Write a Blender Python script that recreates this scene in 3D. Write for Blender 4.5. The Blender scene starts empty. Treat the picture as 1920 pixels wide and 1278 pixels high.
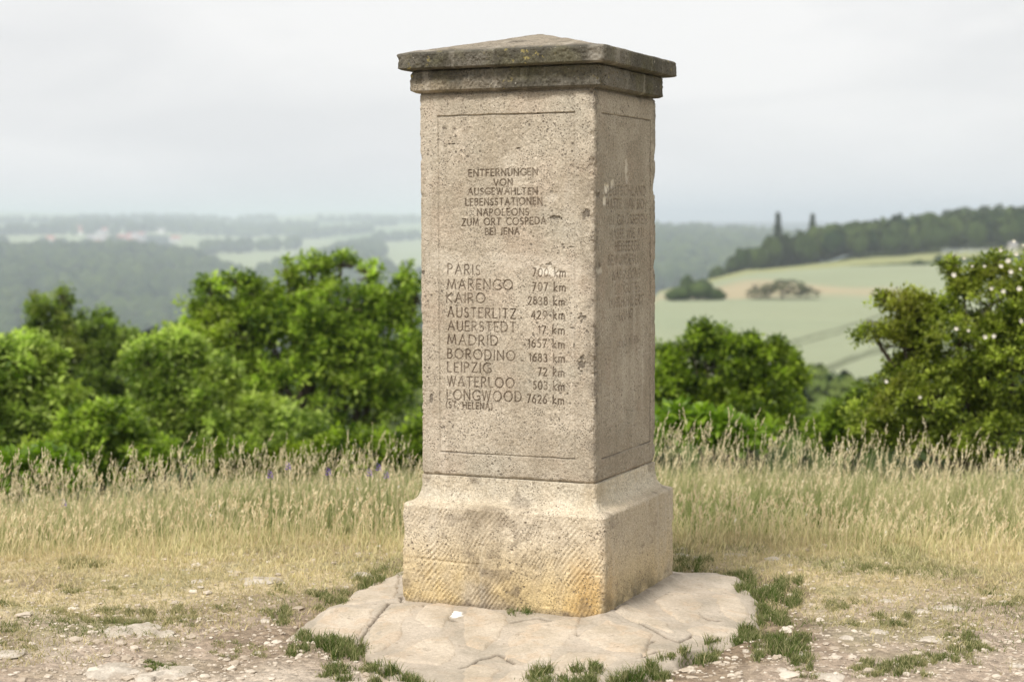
import bpy, math, random
import numpy as np
from mathutils import Matrix, Vector
random.seed(7)
RNG = np.random.default_rng(11)
C = bpy.context.scene.collection
S = bpy.context.scene

# ------------------------------------------------------------------ camera
FP = 3285.5                       # focal length in pixels of a 1920 wide frame
cam = bpy.data.cameras.new('camera'); camo = bpy.data.objects.new('camera', cam); C.objects.link(camo)
cam.sensor_width = 36.0; cam.lens = FP / 1920 * 36.0
PITCH, ROLL, EYE = 0.0682, -0.0035, 1.35
c_, s_ = math.cos(PITCH), math.sin(PITCH)
fwd = Vector((0, c_, -s_)); up = Vector((0, s_, c_)); rt = Vector((1, 0, 0))
r2 = rt * math.cos(ROLL) + up * math.sin(ROLL); u2 = -rt * math.sin(ROLL) + up * math.cos(ROLL)
m = Matrix.Identity(4)
for i in range(3):
    m[i][0] = r2[i]; m[i][1] = u2[i]; m[i][2] = -fwd[i]
m[2][3] = EYE
camo.matrix_world = m
cam.clip_start = 0.1; cam.clip_end = 60000
cam.dof.use_dof = True; cam.dof.focus_distance = 6.05; cam.dof.aperture_fstop = 3.0
S.camera = camo

# ------------------------------------------------------------------ sky, sun, exposure
SUN_EL, SUN_AZ = math.radians(52), math.radians(216)      # compass azimuth, clockwise from +Y
w = bpy.data.worlds.new('World'); S.world = w; w.use_nodes = True
nt = w.node_tree; nt.nodes.clear()
N = nt.nodes.new; L = nt.links.new
out = N('ShaderNodeOutputWorld'); bg = N('ShaderNodeBackground'); bg.inputs[1].default_value = 0.1
sky = N('ShaderNodeTexSky'); sky.sky_type = 'NISHITA'; sky.sun_disc = False
sky.sun_elevation = SUN_EL; sky.sun_rotation = SUN_AZ; sky.air_density = 1.0; sky.dust_density = 3.0
tc = N('ShaderNodeTexCoord'); mp = N('ShaderNodeMapping'); mp.inputs['Scale'].default_value = (1.2, 1.2, 5.5)
n1 = N('ShaderNodeTexNoise'); n1.inputs['Scale'].default_value = 2.6; n1.inputs['Detail'].default_value = 5; n1.inputs['Roughness'].default_value = 0.5
n1.inputs['Distortion'].default_value = 0.4
rmp = N('ShaderNodeValToRGB')
rmp.color_ramp.elements[0].position = 0.38; rmp.color_ramp.elements[0].color = (5.7, 5.68, 5.7, 1)
rmp.color_ramp.elements[1].position = 0.58; rmp.color_ramp.elements[1].color = (6.55, 6.47, 6.4, 1)
mx = N('ShaderNodeMixRGB'); mx.inputs[0].default_value = 0.97
L(tc.outputs['Generated'], mp.inputs['Vector']); L(mp.outputs[0], n1.inputs['Vector']); L(n1.outputs['Fac'], rmp.inputs[0])
L(sky.outputs[0], mx.inputs[1]); L(rmp.outputs[0], mx.inputs[2]); L(mx.outputs[0], bg.inputs[0]); L(bg.outputs[0], out.inputs[0])
sl = bpy.data.lights.new('sun', 'SUN'); sl.energy = 2.4; sl.angle = math.radians(11); sl.color = (1.0, 0.95, 0.89)
so = bpy.data.objects.new('sun', sl); C.objects.link(so)
sd = Vector((math.sin(SUN_AZ) * math.cos(SUN_EL), math.cos(SUN_AZ) * math.cos(SUN_EL), math.sin(SUN_EL)))
so.rotation_euler = sd.to_track_quat('Z', 'Y').to_euler(); so.location = (-6, -8, 14)
S.view_settings.view_transform = 'Standard'; S.view_settings.look = 'None'
S.view_settings.exposure = 0.60; S.view_settings.gamma = 1.0
S.view_settings.use_curve_mapping = False
S.render.engine = 'CYCLES'
S.cycles.max_bounces = 6; S.cycles.diffuse_bounces = 3; S.cycles.glossy_bounces = 2; S.cycles.transmission_bounces = 3
S.cycles.volume_bounces = 3; S.cycles.transparent_max_bounces = 6
S.cycles.use_adaptive_sampling = True

# ------------------------------------------------------------------ numpy helpers
def _hash(ix, iy, iz, seed):
    h = (ix.astype(np.int64) * 374761393 + iy.astype(np.int64) * 668265263 + iz.astype(np.int64) * 2147483647 + seed * 974634777) & 0xffffffff
    h = ((h ^ (h >> 13)) * 1274126177) & 0xffffffff
    h = ((h ^ (h >> 16)) * 2246822519) & 0xffffffff
    return ((h ^ (h >> 15)) & 0xffff) / 65535.0
def vnoise(x, y, z, sc=1.0, seed=0):
    x = np.asarray(x, float) * sc; y = np.asarray(y, float) * sc + 0 * x; z = np.asarray(z, float) * sc + 0 * x
    fx, fy, fz = np.floor(x), np.floor(y), np.floor(z)
    tx, ty, tz = x - fx, y - fy, z - fz
    tx = tx * tx * (3 - 2 * tx); ty = ty * ty * (3 - 2 * ty); tz = tz * tz * (3 - 2 * tz)
    r = 0
    for a in (0, 1):
        for b in (0, 1):
            for c in (0, 1):
                r = r + (tx if a else 1 - tx) * (ty if b else 1 - ty) * (tz if c else 1 - tz) * _hash(fx + a, fy + b, fz + c, seed)
    return r * 2 - 1
def fbm(x, y, z, sc, octv=3, seed=0, gain=.5):
    r = 0; g = 1; t = 0
    for i in range(octv):
        r = r + g * vnoise(x, y, z, sc * 2.03 ** i, seed + i * 17); t += g; g *= gain
    return r / t
def sst(a, b, x):
    t = np.clip((x - a) / (b - a), 0, 1); return t * t * (3 - 2 * t)

def mesh_np(name, V, F, mat, parent=None, attrs=None, smooth=False, link=True):
    """V (n,3); F (m,3) or (m,4) or a list of such arrays"""
    me = bpy.data.meshes.new(name)
    Fs = F if isinstance(F, list) else [F]
    loops = np.concatenate([f.ravel() for f in Fs]).astype(np.int32)
    sizes = np.concatenate([np.full(len(f), f.shape[1]) for f in Fs]).astype(np.int32)
    starts = np.concatenate([[0], np.cumsum(sizes)[:-1]]).astype(np.int32)
    me.vertices.add(len(V)); me.vertices.foreach_set('co', np.ascontiguousarray(V, dtype=np.float32).ravel())
    me.loops.add(len(loops)); me.loops.foreach_set('vertex_index', loops)
    me.polygons.add(len(sizes)); me.polygons.foreach_set('loop_start', starts)
    try: me.polygons.foreach_set('loop_total', sizes)
    except Exception: pass
    me.polygons.foreach_set('use_smooth', np.full(len(sizes), smooth))
    for k, v in (attrs or {}).items():
        v = np.asarray(v)
        if v.ndim == 1:
            a = me.attributes.new(k, 'FLOAT', 'POINT'); a.data.foreach_set('value', v.astype(np.float32))
        else:
            a = me.attributes.new(k, 'FLOAT_COLOR', 'POINT')
            a.data.foreach_set('color', np.hstack([v, np.ones((len(v), 1))]).astype(np.float32).ravel())
    me.update(calc_edges=True)
    if mat: me.materials.append(mat)
    o = bpy.data.objects.new(name, me)
    if link: C.objects.link(o)
    if parent: o.parent = parent
    return o
def tag(o, label=None, cat=None, group=None, kind=None):
    if label: o['label'] = label
    if cat: o['category'] = cat
    if group: o['group'] = group
    if kind: o['kind'] = kind
    return o
def empty(name, loc, label, cat, group=None):
    o = bpy.data.objects.new(name, None); C.objects.link(o); o.location = loc; o.empty_display_size = .1
    return tag(o, label, cat, group)
class Acc:
    """collects pieces into one mesh"""
    def __init__(s): s.V = []; s.F3 = []; s.F4 = []; s.A = []; s.n = 0
    def add(s, V, F, a=None):
        V = np.asarray(V, float); F = np.asarray(F)
        (s.F3 if F.shape[1] == 3 else s.F4).append(F + s.n); s.V.append(V)
        s.A.append(np.zeros(len(V)) if a is None else np.broadcast_to(a, (len(V),)).astype(float)); s.n += len(V)
    def build(s, name, mat, parent=None, smooth=False, origin=None):
        V = np.vstack(s.V)
        if origin is not None: V = V - np.asarray(origin)
        F = []
        if s.F3: F.append(np.vstack(s.F3))
        if s.F4: F.append(np.vstack(s.F4))
        return mesh_np(name, V, F, mat, parent, {'tint': np.concatenate(s.A)}, smooth)

# ------------------------------------------------------------------ material helpers
class M:
    def __init__(s, name):
        s.m = bpy.data.materials.new(name); s.m.use_nodes = True; s.t = s.m.node_tree; s.t.nodes.clear()
        s.o = s.n('ShaderNodeOutputMaterial'); s.p = s.n('ShaderNodeBsdfPrincipled')
        s.l(s.p.outputs[0], s.o.inputs[0]); s.co = s.n('ShaderNodeTexCoord').outputs['Object']
    def n(s, t, **k):
        x = s.t.nodes.new(t)
        for a, b in k.items(): setattr(x, a, b)
        return x
    def l(s, a, b): s.t.links.new(a, b)
    def val(s, sock, v):
        if isinstance(v, (int, float)): sock.default_value = v
        elif isinstance(v, tuple): sock.default_value = v + (1,) if len(v) == 3 and sock.type == 'RGBA' else v
        else: s.l(v, sock)
    def noise(s, sc, det=4, rough=.55, vec=None, dist=0):
        x = s.n('ShaderNodeTexNoise'); x.inputs['Scale'].default_value = sc; x.inputs['Detail'].default_value = det
        x.inputs['Roughness'].default_value = rough; x.inputs['Distortion'].default_value = dist; s.l(vec or s.co, x.inputs['Vector']); return x.outputs['Fac']
    def vor(s, sc, vec=None, feat='F1', out='Distance', rnd=1):
        x = s.n('ShaderNodeTexVoronoi'); x.feature = feat; x.inputs['Scale'].default_value = sc; x.inputs['Randomness'].default_value = rnd
        s.l(vec or s.co, x.inputs['Vector']); return x.outputs[out]
    def map(s, scale=(1, 1, 1), rot=(0, 0, 0), vec=None):
        x = s.n('ShaderNodeMapping'); x.inputs['Scale'].default_value = scale; x.inputs['Rotation'].default_value = rot
        s.l(vec or s.co, x.inputs['Vector']); return x.outputs[0]
    def rng(s, v, a, b, c=0, d=1, smooth=True):
        x = s.n('ShaderNodeMapRange'); x.interpolation_type = 'SMOOTHSTEP' if smooth else 'LINEAR'
        s.l(v, x.inputs[0])
        for i, q in enumerate((a, b, c, d)): x.inputs[i + 1].default_value = q
        return x.outputs[0]
    def mix(s, f, a, b, mode='MIX'):
        x = s.n('ShaderNodeMixRGB', blend_type=mode); s.val(x.inputs[0], f); s.val(x.inputs[1], a); s.val(x.inputs[2], b); return x.outputs[0]
    def math(s, op, a, b=0.0, c=None):
        x = s.n('ShaderNodeMath', operation=op); s.val(x.inputs[0], a); s.val(x.inputs[1], b)
        if c is not None: s.val(x.inputs[2], c)
        return x.outputs[0]
    def attr(s, name, out='Fac'): return s.n('ShaderNodeAttribute', attribute_name=name).outputs[out]
    def sep(s, vec=None):
        x = s.n('ShaderNodeSeparateXYZ'); s.l(vec or s.co, x.inputs[0]); return x.outputs
    def bump(s, h, strength=.5, dist=.01):
        x = s.n('ShaderNodeBump'); x.inputs['Strength'].default_value = strength; x.inputs['Distance'].default_value = dist
        s.l(h, x.inputs['Height']); s.l(x.outputs[0], s.p.inputs['Normal'])
    def done(s, col, rough=.9, spec=.2):
        s.val(s.p.inputs['Base Color'], col); s.val(s.p.inputs['Roughness'], rough); s.p.inputs['Specular IOR Level'].default_value = spec
        return s.m

def mat_stone(kind):
    q = M('stone_' + kind)
    ink = q.attr('ink'); pale = q.attr('pale'); soil = q.attr('soil')
    big = q.noise(3.2, 5, .6); med = q.noise(22, 5, .62); fine = q.noise(170, 3, .7); vf = q.noise(420, 2, .6)
    if kind == 'shaft':
        a, b, cdk = (.385, .328, .245), (.52, .455, .355), (.125, .105, .082)
    elif kind == 'plinth':
        a, b, cdk = (.51, .43, .305), (.64, .555, .42), (.17, .135, .10)
    else:
        a, b, cdk = (.072, .066, .050), (.18, .163, .13), (.04, .035, .025)
    col = q.mix(q.rng(big, .35, .66), a, b)
    if kind == 'shaft':
        col = q.mix(q.math('MULTIPLY', q.rng(q.noise(5.5, 3), .50, .68), .28), col, (.52, .40, .30))
        col = q.mix(q.math('MULTIPLY', q.rng(q.noise(4.1, 4), .50, .72), .4), col, (.40, .375, .30))
    if kind == 'plinth':
        X, Y, Z = q.sep()[0:3]
        low = q.rng(Z, .30, .03)
        yel = q.math('MULTIPLY', low, q.rng(q.noise(3.4, 3), .32, .52))
        col = q.mix(q.math('MULTIPLY', yel, .75), col, (.60, .45, .20))
        # ochre stain next to the front corner
        cx = q.math('MULTIPLY', q.rng(X, .16, .34), q.rng(Z, .36, .05))
        cx = q.math('MULTIPLY', cx, q.rng(Y, -.20, -.36)); cx = q.math('MULTIPLY', cx, q.rng(q.noise(7, 4), .35, .6))
        col = q.mix(q.math('MULTIPLY', cx, .55), col, (.46, .26, .06))
        # dark weathered patch in the middle of the front
        dx = q.math('SUBTRACT', X, q.math('MULTIPLY', q.noise(4, 3), .3)); dx = q.math('ABSOLUTE', q.math('ADD', dx, .16))
        pt = q.math('MULTIPLY', q.rng(dx, .24, .04), q.rng(q.noise(11, 5, .65), .34, .66)); pt = q.math('MULTIPLY', pt, q.rng(Y, -.30, -.36))
        col = q.mix(q.math('MULTIPLY', pt, .52), col, (.155, .118, .08))
        tp = q.math('MULTIPLY', q.rng(Z, .345, .385), q.rng(q.noise(9, 3), .25, .6)); col = q.mix(q.math('MULTIPLY', tp, .6), col, (.60, .55, .44))
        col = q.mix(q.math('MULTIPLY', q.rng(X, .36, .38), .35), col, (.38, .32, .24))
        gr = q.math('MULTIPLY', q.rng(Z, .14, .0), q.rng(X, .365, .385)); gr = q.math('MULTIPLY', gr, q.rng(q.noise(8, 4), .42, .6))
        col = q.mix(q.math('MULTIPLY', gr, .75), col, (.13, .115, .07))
    if kind == 'cap':
        X, Y, Z = q.sep()[0:3]
        col = q.mix(q.math('MULTIPLY', q.rng(q.noise(6, 4), .48, .62), .5), col, (.135, .125, .07))
        lich = q.math('MULTIPLY', q.rng(q.noise(38, 4, .6), .60, .68), q.rng(q.noise(5, 2), .42, .6))
        col = q.mix(q.math('MULTIPLY', lich, .8), col, (.34, .28, .10))
        wl = q.rng(q.noise(60, 3, .6), .69, .74); col = q.mix(q.math('MULTIPLY', wl, .7), col, (.50, .46, .38))
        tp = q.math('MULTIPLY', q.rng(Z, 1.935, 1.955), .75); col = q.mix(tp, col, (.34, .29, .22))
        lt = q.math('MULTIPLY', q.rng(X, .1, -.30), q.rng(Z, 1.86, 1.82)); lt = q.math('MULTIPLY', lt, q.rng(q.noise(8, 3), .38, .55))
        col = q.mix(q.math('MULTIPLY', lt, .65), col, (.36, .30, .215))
    col = q.mix(q.math('MULTIPLY', soil, .8), col, cdk)  # soil mask: dirt, plus painted shade on the shaft's right face
    # grain and little pits
    col = q.mix(.85, col, q.mix(fine, (.28, .27, .26), (1.70, 1.72, 1.75)), 'MULTIPLY')
    col = q.mix(.55, col, q.mix(q.noise(85, 4, .7), (.30, .29, .28), (1.68, 1.69, 1.72)), 'MULTIPLY')
    pit = q.math('MULTIPLY', q.rng(q.vor(135), .36, .20), q.rng(med, .45, .54))
    pit2 = q.math('MULTIPLY', q.rng(q.vor(42), .24, .12), q.rng(q.noise(9, 3), .48, .58))
    pits = q.math('MULTIPLY', q.math('MAXIMUM', pit, pit2), q.rng(q.noise(3.3, 4, .6), .32, .60, .25, 1))
    st = q.math('MULTIPLY', q.rng(q.noise(1, 4, .6, vec=q.map((16, 16, 1.3))), .50, .66), .28); col = q.mix(st, col, q.mix(.5, cdk, a))
    st = q.math('MULTIPLY', q.rng(q.noise(1, 4, .6, vec=q.map((13, 13, 1.1), (0, 0, 1.0))), .56, .68), .22); col = q.mix(st, col, (.62, .57, .48))
    col = q.mix(q.math('MULTIPLY', pits, .85), col, cdk)
    col = q.mix(pale, col, (.72, .66, .55))
    col = q.mix(q.math('MULTIPLY', ink, .88), col, (.07, .042, .026))
    h = q.math('SUBTRACT', q.math('ADD', q.math('MULTIPLY', fine, .5), q.math('MULTIPLY', q.noise(85, 4, .7), .8)), q.math('MULTIPLY', pits, 1.0))
    q.bump(h, .75, .0035)
    return q.done(col, .93, .15)

def mat_ground():
    q = M('dry_ground')
    cov = q.attr('cover', 'Color')
    f = q.noise(60, 5, .7); g = q.noise(9, 4, .6)
    v = q.vor(38, out='Color'); vd = q.vor(38)
    col = q.mix(.8, cov, q.mix(f, (.30, .28, .25), (1.70, 1.71, 1.74)), 'MULTIPLY')
    col = q.mix(.5, col, q.mix(v, (.4, .4, .4), (1.6, 1.6, 1.6)), 'MULTIPLY')
    col = q.mix(.45, col, q.mix(g, (.6, .57, .52), (1.4, 1.42, 1.44)), 'MULTIPLY')
    q.bump(q.math('SUBTRACT', q.math('ADD', f, q.math('MULTIPLY', g, .6)), q.math('MULTIPLY', vd, .6)), .9, .02)
    return q.done(col, .97, .1)
def mat_land():
    q = M('farmland')
    cov = q.attr('cover', 'Color'); X, Y, Z = q.sep()[0:3]
    col = q.mix(.5, cov, q.mix(q.noise(.03, 5, .6), (.75, .76, .74), (1.25, 1.24, 1.26)), 'MULTIPLY')
    col = q.mix(.35, col, q.mix(q.noise(.8, 4, .7), (.65, .66, .62), (1.35, 1.34, 1.36)), 'MULTIPLY')
    # wheel tracks in the crop: lines of world XY
    tr = None
    for (x0, y0, x1, y1, wd) in TRACKS:
        dx, dy = x1 - x0, y1 - y0; ln = math.hypot(dx, dy); nx, ny = -dy / ln, dx / ln
        d = q.math('ABSOLUTE', q.math('SUBTRACT', q.math('ADD', q.math('MULTIPLY', X, nx), q.math('MULTIPLY', Y, ny)), x0 * nx + y0 * ny))
        al = q.math('ADD', q.math('MULTIPLY', q.math('SUBTRACT', X, x0), dx / ln), q.math('MULTIPLY', q.math('SUBTRACT', Y, y0), dy / ln))
        k = q.math('MULTIPLY', q.rng(d, wd, wd * .4), q.math('MULTIPLY', q.rng(al, -30, 0), q.rng(al, ln + 30, ln)))
        tr = k if tr is None else q.math('MAXIMUM', tr, k)
    col = q.mix(q.math('MULTIPLY', tr, .62), col, (.075, .085, .045))
    return q.done(col, 1.0, .05)
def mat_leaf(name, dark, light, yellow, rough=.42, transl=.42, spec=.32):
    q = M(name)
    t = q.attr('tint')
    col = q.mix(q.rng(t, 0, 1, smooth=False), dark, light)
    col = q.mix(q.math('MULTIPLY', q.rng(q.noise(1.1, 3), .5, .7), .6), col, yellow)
    q.done(col, rough, spec)
    tr = q.n('ShaderNodeBsdfTranslucent'); q.l(q.mix(1, col, (1.5, 1.7, .9), 'MULTIPLY'), tr.inputs[0])
    ms = q.n('ShaderNodeMixShader'); ms.inputs[0].default_value = transl
    q.l(q.p.outputs[0], ms.inputs[1]); q.l(tr.outputs[0], ms.inputs[2]); q.l(ms.outputs[0], q.o.inputs[0])
    return q.m
def mat_plain(name, a, b, sc=20, rough=.9, spec=.2, bump=0, trans=0):
    q = M(name); col = q.mix(q.rng(q.noise(sc, 5, .65), .3, .7), a, b)
    if bump: q.bump(q.noise(sc * 3, 5, .7), .8, bump)
    return q.done(col, rough, spec)
def mat_blade(name, cols, trans=.25):
    """colour from the tint attribute through a ramp"""
    q = M(name); r = q.n('ShaderNodeValToRGB'); e = r.color_ramp.elements
    for i, cc in enumerate(cols):
        p = i / (len(cols) - 1)
        x = e[0] if i == 0 else (e[1] if i == len(cols) - 1 else e.new(p))
        x.position = p; x.color = cc + (1,)
    q.l(q.attr('tint'), r.inputs[0]); col = r.outputs[0]
    q.done(col, .8, .1)
    tr = q.n('ShaderNodeBsdfTranslucent'); q.l(col, tr.inputs[0])
    ms = q.n('ShaderNodeMixShader'); ms.inputs[0].default_value = trans
    q.l(q.p.outputs[0], ms.inputs[1]); q.l(tr.outputs[0], ms.inputs[2]); q.l(ms.outputs[0], q.o.inputs[0])
    return q.m

# ------------------------------------------------------------------ outline of the paved apron
def px_ground(u, v, z=-.03):
    d = fwd + r2 * ((u - 960) / FP) + u2 * ((639 - v) / FP); t = (z - EYE) / d.z
    return d.x * t, d.y * t
outline = [px_ground(*q) for q in [(552,1186),(600,1163),(650,1130),(720,1090),(752,1078)]] + [(-.30, 7.05), (.05, 7.22), (.40, 7.1)] + \
          [px_ground(*q) for q in [(1290,1072),(1335,1074),(1375,1088),(1405,1118),(1418,1160),(1392,1180),(1340,1202),(1270,1230),(1185,1262),(1100,1290),(960,1300),(830,1274),(745,1252),(700,1222),(680,1194),(620,1190)]]
OUT = np.array(outline)
def poly_sd(P, x, y):
    """signed distance to a polygon, positive inside"""
    d = np.full(x.shape, 1e9); ins = np.zeros(x.shape, bool); n = len(P)
    for i in range(n):
        a, b = P[i], P[(i + 1) % n]; e = b - a
        t = np.clip(((x - a[0]) * e[0] + (y - a[1]) * e[1]) / (e @ e), 0, 1)
        d = np.minimum(d, np.hypot(x - a[0] - t * e[0], y - a[1] - t * e[1]))
        cnd = (a[1] > y) != (b[1] > y)
        with np.errstate(divide='ignore', invalid='ignore'):
            xx = a[0] + (y - a[1]) * e[0] / (e[1] if e[1] else 1e-9)
        ins ^= cnd & (x < xx)
    return np.where(ins, d, -d)
# ------------------------------------------------------------------ terrain
TX = np.array([-3200, -600, 0, 250, 450, 620, 790, 1100, 1235, 1400, 1600, 1800, 1960, 2600, 5200]) - 960.0
TA = np.arctan(TX / FP)
TR = np.array([11.5, 20, 40, 80, 130, 160, 200, 300, 380, 480, 560, 700, 900, 1200, 1500, 1700, 2000, 2500, 3000, 4000, 6000, 9000, 15000.])
l0 = [-.75, -3.0, -7.5, -12, -16, -20, -30, -48, -62, -76, -82, -80, -60, -38, -23, -24, -20, -4, 8, 22, 66, 55, 20]
l2 = [-.72, -3.0, -7.5, -12, -16, -20, -30, -48, -62, -76, -82, -80, -60, -38, -23, -24, -20, -6, 8, 24, 48, 45, 20]
l4 = [-.66, -3.0, -7.5, -12, -16, -20, -30, -48, -62, -76, -82, -80, -64, -48, -36, -31, -23, -14, -4, 22, 40, 45, 20]
l6 = [-.62, -3.0, -7.5, -12, -16, -20, -30, -48, -62, -74, -80, -78, -66, -50, -38, -33, -26, -14, 1, 24, 58, 50, 20]
l7 = [-.62, -3.0, -7.5, -12, -16, -20, -28, -40, -52, -64, -70, -72, -64, -50, -37, -32, -24, -11, 2, 20, 52, 45, 20]
m1 = [-.62, -3.0, -7.5, -14, -18, -19, -20, -24, -30, -40, -50, -60, -56, -40, -26, -18, -10, -6, 0, 15, 35, 30, 20]
r1 = [-.60, -2.9, -7.5, -14, -18, -19, -15.2, -14.3, -12.8, -16, -30, -48, -42, -27, -14, -8, -6, -12, -5, 10, 20, 20, 20]
r2_ = [-.58, -2.8, -7.5, -14, -17, -18, -15.0, -14.3, -12.4, -10.2, -12.5, -26, -42, -29, -18, -12, -10, -14, -5, 10, 20, 20, 20]
r3 = [-.58, -2.8, -7.5, -14, -17, -18, -14.8, -14.3, -12.4, -9.6, -8.6, -9, -20, -30, -24, -20, -20, -20, -5, 10, 20, 20, 20]
r4 = [-.60, -2.8, -7.5, -13, -16, -17, -14.4, -14.0, -12.0, -9.0, -7.2, -3.5, -6, -14, -20, -20, -20, -20, -5, 10, 20, 20, 20]
r5 = [-.62, -2.8, -7.5, -13, -16, -17, -14.4, -14.0, -12.0, -8.6, -6.2, -1.8, -3, -10, -16, -20, -20, -20, -5, 10, 20, 20, 20]
TZ = np.array([l0, l0, l0, l2, l4, l6, l7, m1, r1, r2_, r3, r4, r5, r5, r5], float)
TZ -= (.0040 * TR * sst(100, 200, TR))[None]
K_ = TR >= 900; TZ[:, K_] = EYE + (TZ[:, K_] - EYE) * 1.6; TR[K_] *= 1.6      # the far hills stand well back
def Zf(x, y, detail=True):
    x = np.asarray(x, float); y = np.asarray(y, float)
    if x.ndim == 0: return Zf(x[None], y[None], detail)[0]
    r = np.hypot(x, y) + 1e-6; az = np.arctan2(x, y)
    ta = np.interp(az, TA, np.arange(len(TA))); i = np.clip(np.floor(ta).astype(int), 0, len(TA) - 2); fa = ta - i
    lr = np.interp(np.log(np.maximum(r, 11.5)), np.log(TR), np.arange(len(TR))); j = np.clip(np.floor(lr).astype(int), 0, len(TR) - 2); fr = lr - j
    z = (TZ[i, j] * (1 - fr) + TZ[i, j + 1] * fr) * (1 - fa) + (TZ[i + 1, j] * (1 - fr) + TZ[i + 1, j + 1] * fr) * fa
    crest = -.05 - .062 * np.maximum(r - 7.2, 0) ** 1.65 / 1.0 - .012 * np.maximum(-x - 1.2, 0) * np.maximum(r - 6.8, 0)
    e = TZ[i, 0] * (1 - fa) + TZ[i + 1, 0] * fa
    near = np.maximum(crest, e) if False else crest + (e - (-.05 - .062 * 4.3 ** 1.65)) * sst(9, 11.5, r)
    z = np.where(r < 11.5, near, z)
    if detail:
        nr = r < 14
        ap = (r > 4) & (r < 8) & (np.abs(x) < 1.5)
        if ap.any():
            dz = np.zeros(np.broadcast(x, y).shape); dz[ap] = -.040 * sst(-.07, .03, poly_sd(OUT, x[ap], y[ap])); z = z + dz
        d = .014 * fbm(x, y, 0, 1.7, 3, 3) + .010 * fbm(x, y, 0, 7, 3, 9) + .006 * vnoise(x, y, 0, 30, 5)
        z = z + np.where(nr, d, .25 * fbm(x, y, 0, .12, 2, 4) * np.clip(r / 60, 0, 1) + 3.0 * fbm(x, y, 0, .004, 2, 8) * sst(900, 2200, r))
    return z
def PX(px, r):     # world x,y at bearing of photo column px, r metres away
    a = math.atan((px - 960) / FP); return r * math.sin(a), r * math.cos(a)
TRACKS = []
for (a, b, c, d, wd) in ((1440, 236, 1690, 330, .85), (1445, 229, 1700, 318, .7), (1545, 203, 1680, 246, .8), (1556, 202, 1695, 243, .7)):
    p, q_ = PX(a, b), PX(c, d); TRACKS.append((p[0], p[1], q_[0], q_[1], wd))

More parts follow.
